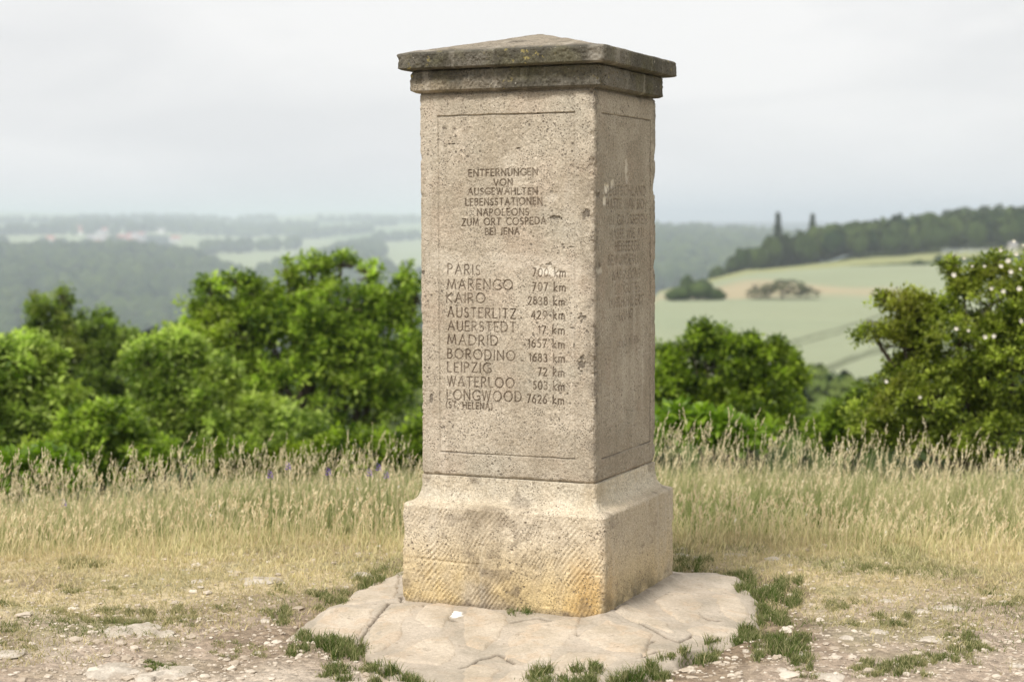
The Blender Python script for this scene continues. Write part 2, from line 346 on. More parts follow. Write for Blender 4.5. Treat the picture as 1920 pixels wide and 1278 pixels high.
def build_terrain():
    rings = np.concatenate([np.geomspace(.6, 4.4, 14), np.arange(4.6, 11.5, .026), np.geomspace(11.5, 180, 70), np.geomspace(183, 700, 120), np.geomspace(718, 18000, 118)])
    az = np.radians(np.concatenate([np.arange(-180, -30, 6), np.arange(-24, 24.01, .2), np.arange(30, 180, 6)]))
    R, A = np.meshgrid(rings, az, indexing='ij'); X = R * np.sin(A); Y = R * np.cos(A); Z = Zf(X, Y)
    nr, na = R.shape; idx = np.arange(nr * na).reshape(nr, na); nxt = np.roll(idx, -1, axis=1)
    F = np.stack([idx[:-1], nxt[:-1], nxt[1:], idx[1:]], -1)
    F = F[..., ::-1]
    # ground cover colours
    px = 960 + FP * np.tan(np.clip(A, -1.2, 1.2)); cov = np.zeros(R.shape + (3,))
    soil = np.array((.46, .37, .285)); straw = np.array((.60, .50, .31)); olive = np.array((.25, .25, .10)); pale = np.array((.60, .52, .42))
    n_a = fbm(X, Y, 0, 1.3, 4, 21); n_b = fbm(X, Y, 0, 3.5, 3, 31)
    k = sst(-.1, .35, n_a)[..., None]; near = soil * (1 - k) + pale * k
    k = (sst(5.9, 7.0, R + .9 * n_a) * .9)[..., None]; near = near * (1 - k) + straw * k
    k = (sst(.05, .4, n_b) * sst(5, 6.5, R) * .5)[..., None]; near = near * (1 - k) + olive * k
    k = (sst(7.6, 9, R) * .7)[..., None]; near = near * (1 - k) + np.array((.26, .25, .09)) * k
    cov[:] = near
    green = np.array((.055, .075, .025)); wood = np.array((.025, .042, .018)); crop = np.array((.24, .28, .18)); rough_ = np.array((.27, .28, .13))
    far1 = np.array((.30, .34, .19)); far2 = np.array((.20, .26, .13)); bare = np.array((.50, .34, .22))
    sdr = np.full(R.shape, -9.); m_ = (R < 8) & (R > 4) & (np.abs(X) < 2); sdr[m_] = poly_sd(OUT, X[m_], Y[m_])
    k = (sst(-.42, -.08, sdr + .25 * fbm(X, Y, 0, 3, 3, 41)) * sst(-.3, .2, n_b) * .85)[..., None]; cov = cov * (1 - k) + np.array((.25, .185, .125)) * k
    k = (sst(.05, .45, fbm(X, Y, 0, 2.2, 4, 47)) * .6 * (R < 9))[..., None]; cov = cov * (1 - k) + np.array((.29, .22, .15)) * k
    slope = (R >= 11.5); cov[slope] = green
    fld = (R > 165) & (R < 490 - 0 * R) & (px > 1050); cov[fld] = crop
    kk = sst(-.3, .5, fbm(X, Y, 0, .011, 3, 77))[fld][:, None]; cov[fld] = crop * (1 - kk) + np.array((.285, .31, .20)) * kk
    edge = 440 + (px - 1300) * .18
    rf = (R > edge) & (R < 560 + 0 * R + (px - 1600) * .16) & (px > 1050); cov[rf] = rough_
    bx = (R - (388 + 14 * vnoise(X, Y, 0, .05, 3))) / 30; by = (px - 1400) / 250.
    bp = .55 * sst(1.2, .2, np.hypot(bx, by) + .75 * fbm(X, Y, 0, .05, 3, 5)) * (px > 1050)
    cov = cov * (1 - bp[..., None] * .8) + bare * bp[..., None] * .8
    hill = (R > 700); cov[hill] = wood
    f1 = (R > 3040) & (px < 200 + (R - 3040) * .03); cov[f1] = far1
    f1 = (R > 2290) & (R < 4000) & (px > 330) & (px < 1000); cov[f1] = far1
    mixn = sst(-.1, .1, fbm(X, Y, 0, .0014, 2, 55)); f2 = (R > 4000)
    cov[f2] = (far1 * mixn[..., None] + far2 * (1 - mixn[..., None]))[f2]
    wf = (R > 900) & (px > 1000); cov[wf] = wood
    V = np.stack([X, Y, Z], -1).reshape(-1, 3); cv = cov.reshape(-1, 3)
    Rf, Pf = R[:-1], px[:-1]
    zone = np.zeros(Rf.shape, int); zone[Rf >= 11.4] = 1; zone[(Rf >= 165) & (Rf < 700)] = 3; zone[(Rf >= 165) & (Rf < 570 + (Pf - 1600) * .16) & (Pf > 1050)] = 2; zone[Rf >= 700] = 3
    mg, ml = mat_ground(), mat_land()
    for z_, nm, mt in ((0, 'ground', mg), (1, 'hillside', ml), (2, 'crop_field', ml), (3, 'hills', ml)):
        f = F[zone == z_]; u, inv = np.unique(f, return_inverse=True)
        o = mesh_np(nm, V[u], inv.reshape(f.shape), mt, None, {'cover': cv[u]}, True); o['kind'] = 'structure'
build_terrain()

# ------------------------------------------------------------------ stroke lettering
def arc(cx, cy, rx, ry, a0, a1, n=10):
    return [(cx + rx * math.cos(math.radians(a0 + (a1 - a0) * i / n)), cy + ry * math.sin(math.radians(a0 + (a1 - a0) * i / n))) for i in range(n + 1)]
G = {
 'A': (.74, [[(0, 0), (.37, 1), (.74, 0)], [(.13, .36), (.61, .36)]]),
 'B': (.50, [[(0, 0), (0, 1)], [(0, 1), (.2, 1)] + arc(.2, .77, .23, .23, 90, -90) + [(0, .54)], [(.2, .54)] + arc(.22, .27, .28, .27, 90, -90) + [(0, 0)]]),
 'C': (.72, [arc(.5, .5, .5, .5, 50, 310, 16)]),
 'D': (.72, [[(0, 0), (0, 1), (.24, 1)] + arc(.24, .5, .48, .5, 90, -90, 12) + [(0, 0)]]),
 'E': (.46, [[(.46, 1), (0, 1), (0, 0), (.46, 0)], [(0, .52), (.40, .52)]]),
 'F': (.45, [[(.45, 1), (0, 1), (0, 0)], [(0, .52), (.38, .52)]]),
 'G': (.78, [arc(.5, .5, .5, .5, 50, 325, 16) + [(.78, .45), (.56, .45)]]),
 'H': (.66, [[(0, 0), (0, 1)], [(.66, 0), (.66, 1)], [(0, .52), (.66, .52)]]),
 'I': (.02, [[(.01, 0), (.01, 1)]]),
 'J': (.20, [[(.2, 1), (.2, .12), (.12, 0), (0, -.04)]]),
 'K': (.60, [[(0, 0), (0, 1)], [(.55, 1), (.02, .50), (.60, 0)]]),
 'L': (.44, [[(0, 1), (0, 0), (.44, 0)]]),
 'M': (.90, [[(0, 0), (.12, 1), (.45, .12), (.78, 1), (.90, 0)]]),
 'N': (.68, [[(0, 0), (0, 1), (.68, 0), (.68, 1)]]),
 'O': (.96, [arc(.48, .5, .48, .5, 0, 360, 20)]),
 'P': (.48, [[(0, 0), (0, 1), (.22, 1)] + arc(.22, .74, .26, .26, 90, -90) + [(0, .48)]]),
 'R': (.56, [[(0, 0), (0, 1), (.22, 1)] + arc(.22, .74, .26, .26, 90, -90) + [(0, .48)], [(.20, .48), (.56, 0)]]),
 'S': (.44, [arc(.23, .75, .21, .25, 35, 250, 10) + arc(.22, .26, .22, .26, 70, -150, 10)]),
 'T': (.60, [[(0, 1), (.6, 1)], [(.3, 1), (.3, 0)]]),
 'U': (.62, [[(0, 1), (0, .31)] + arc(.31, .31, .31, .31, 180, 360) + [(.62, 1)]]),
 'V': (.70, [[(0, 1), (.35, 0), (.70, 1)]]),
 'W': (1.0, [[(0, 1), (.25, 0), (.50, 1), (.75, 0), (1.0, 1)]]),
 'Z': (.60, [[(.02, 1), (.60, 1), (0, 0), (.60, 0)]]),
 '0': (.58, [arc(.29, .5, .29, .5, 0, 360, 18)]),
 '1': (.14, [[(0, .85), (.13, 1), (.13, 0)]]),
 '2': (.48, [arc(.23, .74, .23, .26, 160, -35) + [(0, 0), (.48, 0)]]),
 '3': (.46, [arc(.20, .76, .22, .24, 140, -80) , arc(.20, .27, .25, .27, 85, -140)]),
 '4': (.54, [[(.42, 0), (.42, 1), (0, .30), (.54, .30)]]),
 '5': (.44, [[(.42, 1), (.10, 1), (.07, .58)] + arc(.19, .31, .25, .31, 110, -130)]),
 '6': (.50, [arc(.25, .29, .25, .29, 0, 360, 14), [(.02, .38), (.12, .72), (.38, 1)]]),
 '7': (.46, [[(0, 1), (.46, 1), (.12, 0)]]),
 '8': (.48, [arc(.24, .76, .19, .24, 0, 360, 14), arc(.24, .27, .24, .27, 0, 360, 14)]),
 '9': (.50, [arc(.25, .71, .25, .29, 0, 360, 14), [(.48, .62), (.38, .28), (.12, 0)]]),
 'k': (.46, [[(0, 0), (0, 1.12)], [(.42, .66), (.02, .34), (.46, 0)]]),
 'm': (.82, [[(0, 0), (0, .66)], [(0, .45)] + arc(.21, .45, .20, .20, 180, 0, 6) + [(.41, 0)], [(.41, .45)] + arc(.62, .45, .20, .20, 180, 0, 6) + [(.82, 0)]]),
 '(': (.20, [arc(.42, .45, .42, .65, 120, 240, 6)]), ')': (.20, [arc(-.22, .45, .42, .65, 60, -60, 6)]),
 '.': (.04, [[(0, 0), (.03, .03)]]), '-': (.30, [[(0, .10), (.30, .10)]]), ' ': (.30, []),
}
G['Ä'] = (.74, G['A'][1] + [[(.2, 1.22), (.22, 1.2)], [(.54, 1.22), (.52, 1.2)]])
G['Ö'] = (.96, G['O'][1] + [[(.32, 1.2), (.34, 1.18)], [(.64, 1.2), (.62, 1.18)]])
FRONT = [("ENTFERNUNGEN",-0.1399,1.5051,0.1192,1.5070,0.0232),("VON",-0.0438,1.4715,0.0256,1.4735,0.0221),("AUSGEWÄHLTEN",-0.1425,1.4422,0.1190,1.4405,0.0217),
("LEBENSSTATIONEN",-0.1520,1.4039,0.1364,1.4064,0.0233),("NAPOLEONS",-0.1070,1.3683,0.0855,1.3693,0.0232),("ZUM ORT COSPEDA",-0.1669,1.3341,0.1511,1.3394,0.0233),
("BEI JENA",-0.0772,1.3014,0.0508,1.3041,0.0223),("PARIS",-0.2232,1.1652,-0.0992,1.1617,0.0335),("700 km",0.1022,1.1589,0.2219,1.1580,0.0276),
("MARENGO",-0.2246,1.1120,0.0242,1.1117,0.0344),("707 km",0.1021,1.1093,0.2218,1.1079,0.0276),("KAIRO",-0.2283,1.0648,-0.0798,1.0637,0.0339),
("2838 km",0.0845,1.0615,0.2190,1.0598,0.0268),("AUSTERLITZ",-0.2242,1.0126,0.0368,1.0123,0.0336),("429 km",0.0964,1.0125,0.2197,1.0127,0.0268),
("AUERSTEDT",-0.2233,0.9649,0.0358,0.9646,0.0336),("17 km",0.1239,0.9616,0.2188,0.9613,0.0268),("MADRID",-0.2259,0.9161,-0.0314,0.9172,0.0337),
("1657 km",0.0848,0.9144,0.2187,0.9121,0.0269),("BORODINO",-0.2263,0.8663,0.0334,0.8650,0.0337),("- 1683 km",0.0571,0.8642,0.2186,0.8647,0.0270),
("LEIPZIG",-0.2266,0.8183,-0.0613,0.8196,0.0337),("72 km",0.1209,0.8162,0.2174,0.8146,0.0269),("WATERLOO",-0.2269,0.7685,0.0296,0.7700,0.0338),
("503 km",0.1027,0.7687,0.2173,0.7667,0.0269),("LONGWOOD",-0.2291,0.7201,0.0566,0.7223,0.0348),("7626 km",0.0806,0.7208,0.2158,0.7194,0.0270),
("(ST. HELENA)",-0.2329,0.6907,-0.0540,0.6905,0.0219)]
RIGHT = [("IN",-0.0503,1.4887,0.0128,1.4903,0.0281),("DEUTSCHLAND",-0.2105,1.4380,0.2054,1.4430,0.0311),("HATTE MAN SICH",-0.1974,1.3923,0.2116,1.3953,0.0312),
("AN GRÖSSEREM",-0.1921,1.3362,0.2272,1.3397,0.0313),("HASSE WIE AN",-0.1684,1.2880,0.1850,1.2904,0.0314),("HEISSERER",-0.1150,1.2437,0.1362,1.2438,0.0317),
("BEWUNDERUNG",-0.1805,1.1973,0.1949,1.1954,0.0314),("NAPOLEONS",-0.1363,1.1438,0.1483,1.1431,0.0317),("EIN GUTES",-0.1169,1.0946,0.1403,1.0938,0.0318),
("JAHRHUNDERT",-0.1756,1.0475,0.1809,1.0461,0.0316),("LANG",-0.0679,0.9998,0.0649,1.0005,0.0321),("GOLO MANN",-0.0982,0.9024,0.1318,0.9094,0.0226)]
def strokes(line, rs):
    t, x0, y0, x1, y1, h = line
    tr = .36; adv = []; x = 0
    for ch in t: adv.append(x); x += G[ch][0] + tr
    tot = x - tr; sx = (x1 - x0) / tot; segs = []
    for ch, a in zip(t, adv):
        jy = rs.uniform(-.02, .02); jr = rs.uniform(-.02, .02)
        for pl in G[ch][1]:
            P = [(x0 + (a + p[0] + jr * p[1]) * sx, y0 + (y1 - y0) * a / tot + (p[1] + jy) * h) for p in pl]
            segs += list(zip(P[:-1], P[1:]))
    return segs
def engrave(U, Zg, lines, width, rs):
    """groove profile 0..1 on a grid of columns U and rows Zg"""
    ink = np.zeros((len(Zg), len(U)))
    for ln in lines:
        for (a, b) in strokes(ln, rs):
            w_ = width * rs.uniform(.85, 1.15)
            u0, u1 = min(a[0], b[0]) - w_ - .003, max(a[0], b[0]) + w_ + .003; z0, z1 = min(a[1], b[1]) - w_ - .003, max(a[1], b[1]) + w_ + .003
            i0, i1 = np.searchsorted(U, [u0, u1]); j0, j1 = np.searchsorted(Zg, [z0, z1])
            if i1 <= i0 or j1 <= j0: continue
            uu, zz = np.meshgrid(U[i0:i1], Zg[j0:j1])
            dx, dz = b[0] - a[0], b[1] - a[1]; q = dx * dx + dz * dz + 1e-12
            t = np.clip(((uu - a[0]) * dx + (zz - a[1]) * dz) / q, 0, 1)
            d = np.hypot(uu - a[0] - t * dx, zz - a[1] - t * dz)
            ink[j0:j1, i0:i1] = np.maximum(ink[j0:j1, i0:i1], np.clip(1.25 - d / w_, 0, 1))
    return ink

# ------------------------------------------------------------------ the monument
MX, MY, YAW = 0.10554, 6.38281, 0.413
ASP = .954
mon = empty('stone_monument', (MX, MY, 0), 'square weathered limestone pillar with stepped cap and engraved table of distances', 'monument')
mon.rotation_euler = (0, 0, -YAW)
M_SH, M_PL, M_CP = mat_stone('shaft'), mat_stone('plinth'), mat_stone('cap')
def block(name, profile, cols, rc, disp, mat, extra=None, cap_bot=True, lines=None):
    """profile: arrays (halfwidth, z) row by row; cols: sample counts for front, right, back, left"""
    W = np.array([p[0] for p in profile]); Z = np.array([p[1] for p in profile])
    s_all = []; side = []
    for k, n in enumerate(cols):
        s_all.append(np.linspace(-1, 1, n + 1)[:-1]); side.append(np.full(n, k))
    s = np.concatenate(s_all); side = np.concatenate(side)
    # unit square positions: front y=-1 going +x, right x=+1 going +y, back, left
    ux = np.choose(side, [s, 1 + 0 * s, -s, -1 + 0 * s]); uy = np.choose(side, [-1 + 0 * s, s, 1 + 0 * s, -s])
    X = W[:, None] * ux[None]; Y = W[:, None] * ASP * uy[None]; ZZ = Z[:, None] + 0 * X
    hw, hd = W[:, None], W[:, None] * ASP
    r_ = rc
    ix = np.clip(X, -(hw - r_), hw - r_); iy = np.clip(Y, -(hd - r_), hd - r_)
    dx, dy = X - ix, Y - iy; dl = np.hypot(dx, dy) + 1e-9; nx, ny = dx / dl, dy / dl
    X = ix + r_ * nx; Y = iy + r_ * ny
    d, at = disp(X, Y, ZZ, side[None] + 0 * X.astype(int), s)
    X = X + nx * d; Y = Y + ny * d
    if extra is not None: ZZ = ZZ + extra(X, Y, ZZ)
    nrow, nc = X.shape; idx = np.arange(nrow * nc).reshape(nrow, nc); nxt = np.roll(idx, -1, axis=1)
    F = np.stack([idx[:-1], nxt[:-1], nxt[1:], idx[1:]], -1)
    V = np.stack([X, Y, ZZ], -1).reshape(-1, 3); at = {k: v.reshape(-1) for k, v in at.items()}
    # closing fans
    V = np.vstack([V, [[0, 0, ZZ[0].mean()], [0, 0, ZZ[-1].mean()]]]); nb = nrow * nc
    at = {k: np.concatenate([v, [0, 0]]) for k, v in at.items()}
    T = np.vstack([np.stack([idx[0], np.full(nc, nb), nxt[0]], -1), np.stack([idx[-1], nxt[-1], np.full(nc, nb + 1)], -1)])
    if not lines:
        return mesh_np(name, V, [F.reshape(-1, 4), T], mat, mon, at)
    own = np.zeros(F.shape[:2], int); sc_ = s; zc = Z[:-1]
    for li, (sd_, txts) in enumerate(lines):
        for t in txts:
            half = W.mean() * (ASP if sd_ else 1)
            cu = (side == sd_) & (s * half > t[1] - .004) & (s * half < t[3] + .004)
            rz = (zc > min(t[2], t[4]) - .006) & (zc < max(t[2], t[4]) + t[5] * 1.22)
            own[np.ix_(rz, cu)] = 1 + t[6]
    o = None
    for k in np.unique(own):
        f = F[own == k]
        if k == 0:
            fl = [f, T]; u, inv = np.unique(np.concatenate([f.ravel(), T.ravel()]), return_inverse=True)
            fl = [inv[:f.size].reshape(f.shape), inv[f.size:].reshape(T.shape)]
            o = mesh_np(name, V[u], fl, mat, mon, {a: v[u] for a, v in at.items()})
        else:
            u, inv = np.unique(f, return_inverse=True)
            i_ = mesh_np('inscription', V[u], inv.reshape(f.shape), mat, mon, {a: v[u] for a, v in at.items()})
            i_['label'] = 'engraved line reading ' + LBL[k - 1]
    return o
LBL = []; F6, R6 = [], []
def reg(txt): LBL.append(txt); return len(LBL) - 1
i = 0
while i < len(FRONT):
    t = FRONT[i]
    if i >= 7 and i + 1 < len(FRONT):
        F6 += [t + (reg(t[0]),), FRONT[i + 1] + (reg(FRONT[i + 1][0]),)]; i += 2
    else: F6.append(t + (reg(t[0]),)); i += 1
for t in RIGHT: R6.append(t + (reg(t[0]),))

def hatch(u, z, pitch, seed=0):
    w_ = (u + z * .95) / pitch + .9 * vnoise(u, z, 0, 14, seed)
    return np.abs((w_ % 1) * 2 - 1) - .5
def box_in(u, z, u0, u1, z0, z1):   # signed distance, positive inside
    return np.minimum(np.minimum(u - u0, u1 - u), np.minimum(z - z0, z1 - z))
HS = .3325
NFC, NRC = 330, 170
Zrow = np.linspace(.448, 1.8005, 690)
def shaft_disp(X, Y, Z, side, s):
    d = .0022 * fbm(X, Y, Z, 14, 3, 2) + .0012 * vnoise(X, Y, Z, 70, 8) + .0009 * vnoise(X, Y, Z, 190, 9) * 1.0
    # crumbled arrises
    ex = np.minimum(HS - np.abs(X), 1) ; ey = np.minimum(HS * ASP - np.abs(Y), 1); e = np.maximum(ex, ey)
    chip = sst(.035, .0, e) * np.maximum(fbm(X, Y, Z, 15, 4, 5, .7) - .08, 0) * 1.3
    d = d - .021 * chip * (.5 + .9 * sst(-.3, .5, vnoise(X, Y, Z, 5, 88))) - .004 * sst(.01, 0, e)
    ed = np.minimum(Z - .448, 1.8005 - Z); d = d - .007 * sst(.012, 0, ed) - .012 * sst(.03, 0, ed) * np.maximum(fbm(X, Y, Z, 22, 2, 6) - .15, 0)
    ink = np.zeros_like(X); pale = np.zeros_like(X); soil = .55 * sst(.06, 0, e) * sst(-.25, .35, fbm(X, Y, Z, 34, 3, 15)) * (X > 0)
    soil = soil + .8 * sst(.012, 0, Z - .448) * sst(-.2, .2, vnoise(X, Y, Z, 9, 44)) + .5 * sst(.04, 0, 1.8005 - Z)  # darker patches along the bottom edge, an even darker band at the top
    for k, (off, n) in ((0, (0, NFC)), (1, (NFC, NRC))):
        sl_ = slice(off, off + n); half = HS * (ASP if k else 1); U = s[sl_] * half; z = Z[:, sl_]; u = U[None] + 0 * z
        q = box_in(u, z, *((-.257, .259, .533, 1.718) if k == 0 else (-.250, .258, .529, 1.717)))
        wob = .0012 * vnoise(u, z, 0, 18, 3 + k)
        top = np.minimum(np.abs(z - 1.7175), np.abs(z - .5325)) < np.minimum(np.abs(u + .2565), np.abs(u - .2585))
        gdep = np.where(top, .0055, .0026) if k == 0 else np.where(u > .2, .004, .0032)
        dd = -.0022 * sst(-.001, .003, q + wob) - gdep * sst(.0038, .0008, np.abs(q + wob))
        dd = dd + .0010 * hatch(u, z, .0085, k) * sst(.004, -.002, q) * (.6 if k == 0 else .2)
        dd = dd + .00035 * hatch(u, z * .2, .006, k + 4) * sst(0, .01, q)
        g = engrave(U, Zrow, FRONT if k == 0 else RIGHT, .0025 if k == 0 else .0040, random.Random(5 + k))
        er = sst(-.45, .15, fbm(u, z, 3, 40, 2, 60 + k)) * .25 + .75      # worn strokes
        g = g * (er if k == 0 else er * (.55 + .45 * sst(-.5, .3, fbm(u, z, 2, 12, 2, 91))))
        dd = dd - .0030 * g * (1 if k == 0 else 1.1)
        ink[:, sl_] = g * (1. if k == 0 else .52)
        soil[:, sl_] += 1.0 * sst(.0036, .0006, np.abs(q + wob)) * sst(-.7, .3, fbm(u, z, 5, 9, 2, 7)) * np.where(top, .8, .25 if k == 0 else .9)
        if k == 1: soil[:, sl_] += .34  # whole right face darkened: shade painted in through the soil mask
        CH = [(.165, 1.178, .055, .020, .9), (.215, 1.172, .04, .014, .6), (.12, 1.19, .03, .012, .5), (-.20, 1.225, .06, .025, .18), (.17, 1.43, .03, .02, .3), (.02, 1.56, .035, .03, .2)] if k == 0 else \
             [(-.20, 1.465, .03, .024, .9), (-.22, 1.42, .02, .03, .8), (-.14, 1.475, .02, .02, .6), (.0, 1.535, .022, .035, .5), (.01, 1.50, .02, .02, .5), (-.27, 1.18, .04, .014, .35), (-.02, 1.175, .006, .02, .8)]
        for (cu, cz, ru, rz, am) in CH:
            r_ = np.hypot((u - cu) / ru, (z - cz) / rz) + .55 * fbm(u, z, 1, 60, 2, 12)
            kx = sst(1.0, .35, r_); dd = dd - .004 * kx * am; pale[:, sl_] = np.maximum(pale[:, sl_], min(1, am * 1.15) * kx)
        pale[:, sl_] = np.maximum(pale[:, sl_], .34 * sst(.05, .012, np.abs(z - 1.205 + .02 * vnoise(u, z, 0, 7, 3))) * sst(-.35, .4, fbm(u, z, 0, 12, 3, 44)) * (k == 0))
        HL = [(.155, 1.200, .022, .006), (.292, 1.02, .02, .02), (.285, .86, .015, .04), (.05, 1.60, .012, .004), (-.29, .72, .01, .02), (-.325, 1.170, .012, .010), (.245, 1.262, .02, .004), (.18, 1.36, .03, .012), (.30, 1.37, .02, .02), (-.2, 1.62, .02, .004), (.255, .92, .003, .02), (.25, .985, .01, .003)] if k == 0 else [(-.27, 1.20, .01, .012), (-.285, 1.44, .02, .015)]
        for (cu, cz, ru, rz) in HL:
            r_ = np.hypot((u - cu) / ru, (z - cz) / rz) + .8 * fbm(u, z, 1, 110, 2, 22)
            kx = sst(.9, .4, r_); dd = dd - .004 * kx; soil[:, sl_] += 1.1 * kx
        d[:, sl_] += dd
    return d, dict(ink=np.clip(ink, 0, 1), pale=np.clip(pale, 0, 1), soil=np.clip(soil, 0, 1))
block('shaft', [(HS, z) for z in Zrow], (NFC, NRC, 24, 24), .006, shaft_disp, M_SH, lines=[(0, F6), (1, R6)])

def rough_disp(amp, hat=0, seed=0, W=.39, chips=.014):
    def f(X, Y, Z, side, s):
        d = amp * (fbm(X, Y, Z, 11, 3, 30 + seed) + .5 * vnoise(X, Y, Z, 45, 31 + seed) + .45 * vnoise(X, Y, Z, 120, 32 + seed))
        e = np.maximum(np.minimum(W - np.abs(X), 1), np.minimum(W * ASP - np.abs(Y), 1))
        d = d - chips * sst(.03, 0, e) * np.maximum(fbm(X, Y, Z, 24, 3, 35 + seed) + .05, 0)
        if hat:
            u = np.where(side == 0, X, Y); msk = sst(.345, .33, Z) * (side == 0) * sst(-.5, .2, fbm(X, Y, Z, 5, 2, 71))
            # parallel chisel marks leaning to the right
            w_ = (u - Z * .62) / .0165 + 1.1 * vnoise(u, Z, 0, 9, 3)
            d = d + hat * msk * (np.abs((w_ % 1) * 2 - 1) - .5) * (.6 + .6 * vnoise(u, Z, 1, 22, 6))
            bed = np.exp(-((Z - .155 - .01 * vnoise(u, Z, 0, 6, 2)) / .005) ** 2) * sst(-.2, .3, vnoise(u, 0, 0, 8, 4)) * (side == 0)
            d = d - .003 * bed
        o = np.zeros_like(X)
        sl2 = .6 * sst(.25, .6, fbm(X, Y, Z, 16, 3, 40 + seed)) + (.7 * sst(.02, 0, Z) if hat else 0)
        return d, dict(ink=o, pale=o, soil=np.clip(sl2, 0, 1))
    return f
prof = [(.3887, -.06)] + [(.3887 - .000005 * k, z) for k, z in enumerate(np.linspace(-.02, .338, 130))]
# rounded shoulder then the hollow rising to the neck
for a in np.linspace(10, 80, 7): prof.append((.3700 + .018 * math.cos(math.radians(a)), .338 + .014 * math.sin(math.radians(a))))
for t in np.linspace(0, 1, 34)[1:]:
    a = math.radians(8 + 80 * t); prof.append((.3730 - .0380 * math.sin(a) / math.sin(math.radians(88)), .353 + .055 * (1 - math.cos(a)) / (1 - math.cos(math.radians(88)))))
for z in np.linspace(.412, .4475, 12): prof.append((.3348, z))
prof.append((.326, .449))
block('plinth', prof, (280, 140, 24, 24), .012, rough_disp(.0034, .0038, 0, .389), M_PL)
prof = [(.33, 1.8003), (.345, 1.801), (.353, 1.805)] + [(.3585, z) for z in np.linspace(1.808, 1.872, 26)] + [(.350, 1.8785)]
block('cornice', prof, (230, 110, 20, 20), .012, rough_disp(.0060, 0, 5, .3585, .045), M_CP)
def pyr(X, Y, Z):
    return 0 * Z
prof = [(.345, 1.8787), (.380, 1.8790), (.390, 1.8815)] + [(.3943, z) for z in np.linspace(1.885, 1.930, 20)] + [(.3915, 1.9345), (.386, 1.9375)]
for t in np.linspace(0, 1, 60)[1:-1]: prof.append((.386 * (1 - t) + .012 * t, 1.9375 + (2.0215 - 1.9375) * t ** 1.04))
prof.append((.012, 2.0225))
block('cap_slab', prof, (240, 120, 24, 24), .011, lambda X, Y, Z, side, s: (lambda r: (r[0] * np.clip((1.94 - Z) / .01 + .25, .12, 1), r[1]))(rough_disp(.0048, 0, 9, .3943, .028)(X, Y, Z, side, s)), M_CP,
      extra=lambda X, Y, Z: .004 * fbm(X, Y, 0, 18, 3, 90) * sst(1.932, 1.945, Z))

# ------------------------------------------------------------------ stone paved apron round the foot
def seg_d(P, x, y):
    d = np.full(x.shape, 1e9)
    for a, b in zip(P[:-1], P[1:]):
        a = np.array(a); b = np.array(b); e = b - a; t = np.clip(((x - a[0]) * e[0] + (y - a[1]) * e[1]) / (e @ e), 0, 1)
        d = np.minimum(d, np.hypot(x - a[0] - t * e[0], y - a[1] - t * e[1]))
    return d
z6 = lambda pts: [px_ground(520 + a / 2.0426, 1000 + b / 2.0426) for a, b in pts]
CRACKS = [z6([(476, 262), (474, 290), (425, 291), (400, 318), (355, 352), (318, 392)]), z6([(1258, 330), (1340, 350), (1430, 378), (1490, 405), (1540, 416)]),
          z6([(560, 300), (600, 330), (680, 352)]), z6([(900, 362), (1000, 350), (1100, 372), (1150, 400)]), z6([(700, 480), (760, 455), (850, 440), (905, 462)]), z6([(1540, 416), (1600, 380), (1700, 372), (1790, 380)]), z6([(1500, 250), (1560, 300), (1650, 330), (1700, 330)]),
          z6([(1400, 468), (1415, 435), (1440, 418)]), z6([(1420, 462), (1480, 452)]), z6([(478, 256), (700, 285), (900, 302), (1255, 330)])]
def apron_h(x, y):
    sd = poly_sd(OUT, x, y) + .045 + .045 * fbm(x, y, 0, 6, 4, 3, .6)
    ca, sa = math.cos(-YAW), math.sin(-YAW)
    dx, dy = x - MX, y - MY; lx = ca * dx + sa * dy; ly = -sa * dx + ca * dy
    q = np.maximum(np.abs(lx) - .385, np.abs(ly) - .37)
    h = -.002 - .045 * np.clip(q / .42, 0, 1.2) ** 1.3
    h = h + .020 * sst(.07, 0, q) * sst(.30, .40, lx) + .010 * fbm(x, y, 0, 3.2, 2, 12) * np.clip(q / .2, 0, 1)
    h = h - .045 * sst(.04, -.02, sd)
    return h, sd, lx, ly
def mat_apron(name, tones):
    q = M(name)
    col = q.mix(q.rng(q.noise(6, 5, .6), .36, .62), tones[0], tones[1])
    col = q.mix(q.math('MULTIPLY', q.rng(q.noise(10, 5, .6, dist=.6), .52, .62), .55), col, tones[2])
    col = q.mix(q.math('MULTIPLY', q.rng(q.noise(2.6, 3), .5, .66), .3), col, (.40, .34, .27))
    col = q.mix(.5, col, q.mix(q.noise(90, 4, .7), (.25, .24, .22), (1.75, 1.76, 1.79)), 'MULTIPLY')
    dk = q.rng(q.noise(24, 6, .72), .58, .68); col = q.mix(q.math('MULTIPLY', dk, .5), col, (.17, .13, .09))
    col = q.mix(q.math('MULTIPLY', q.attr('soil'), .85), col, (.085, .065, .045))
    col = q.mix(q.attr('pale'), col, (.85, .85, .83))
    q.bump(q.math('ADD', q.noise(30, 6, .7), q.math('MULTIPLY', q.noise(130, 3, .7), .4)), .8, .009)
    return q.done(col, .92, .15)
M_MOR = mat_apron('mortar', ((.385, .335, .262), (.52, .45, .36), (.46, .385, .295)))
M_FLAG = mat_apron('flagstone', ((.45, .38, .285), (.57, .49, .385), (.52, .405, .285)))
apron = empty('paved_base', (MX, MY, 0), 'low domed apron of flagstones and cracked mortar under the pillar', 'stone base')
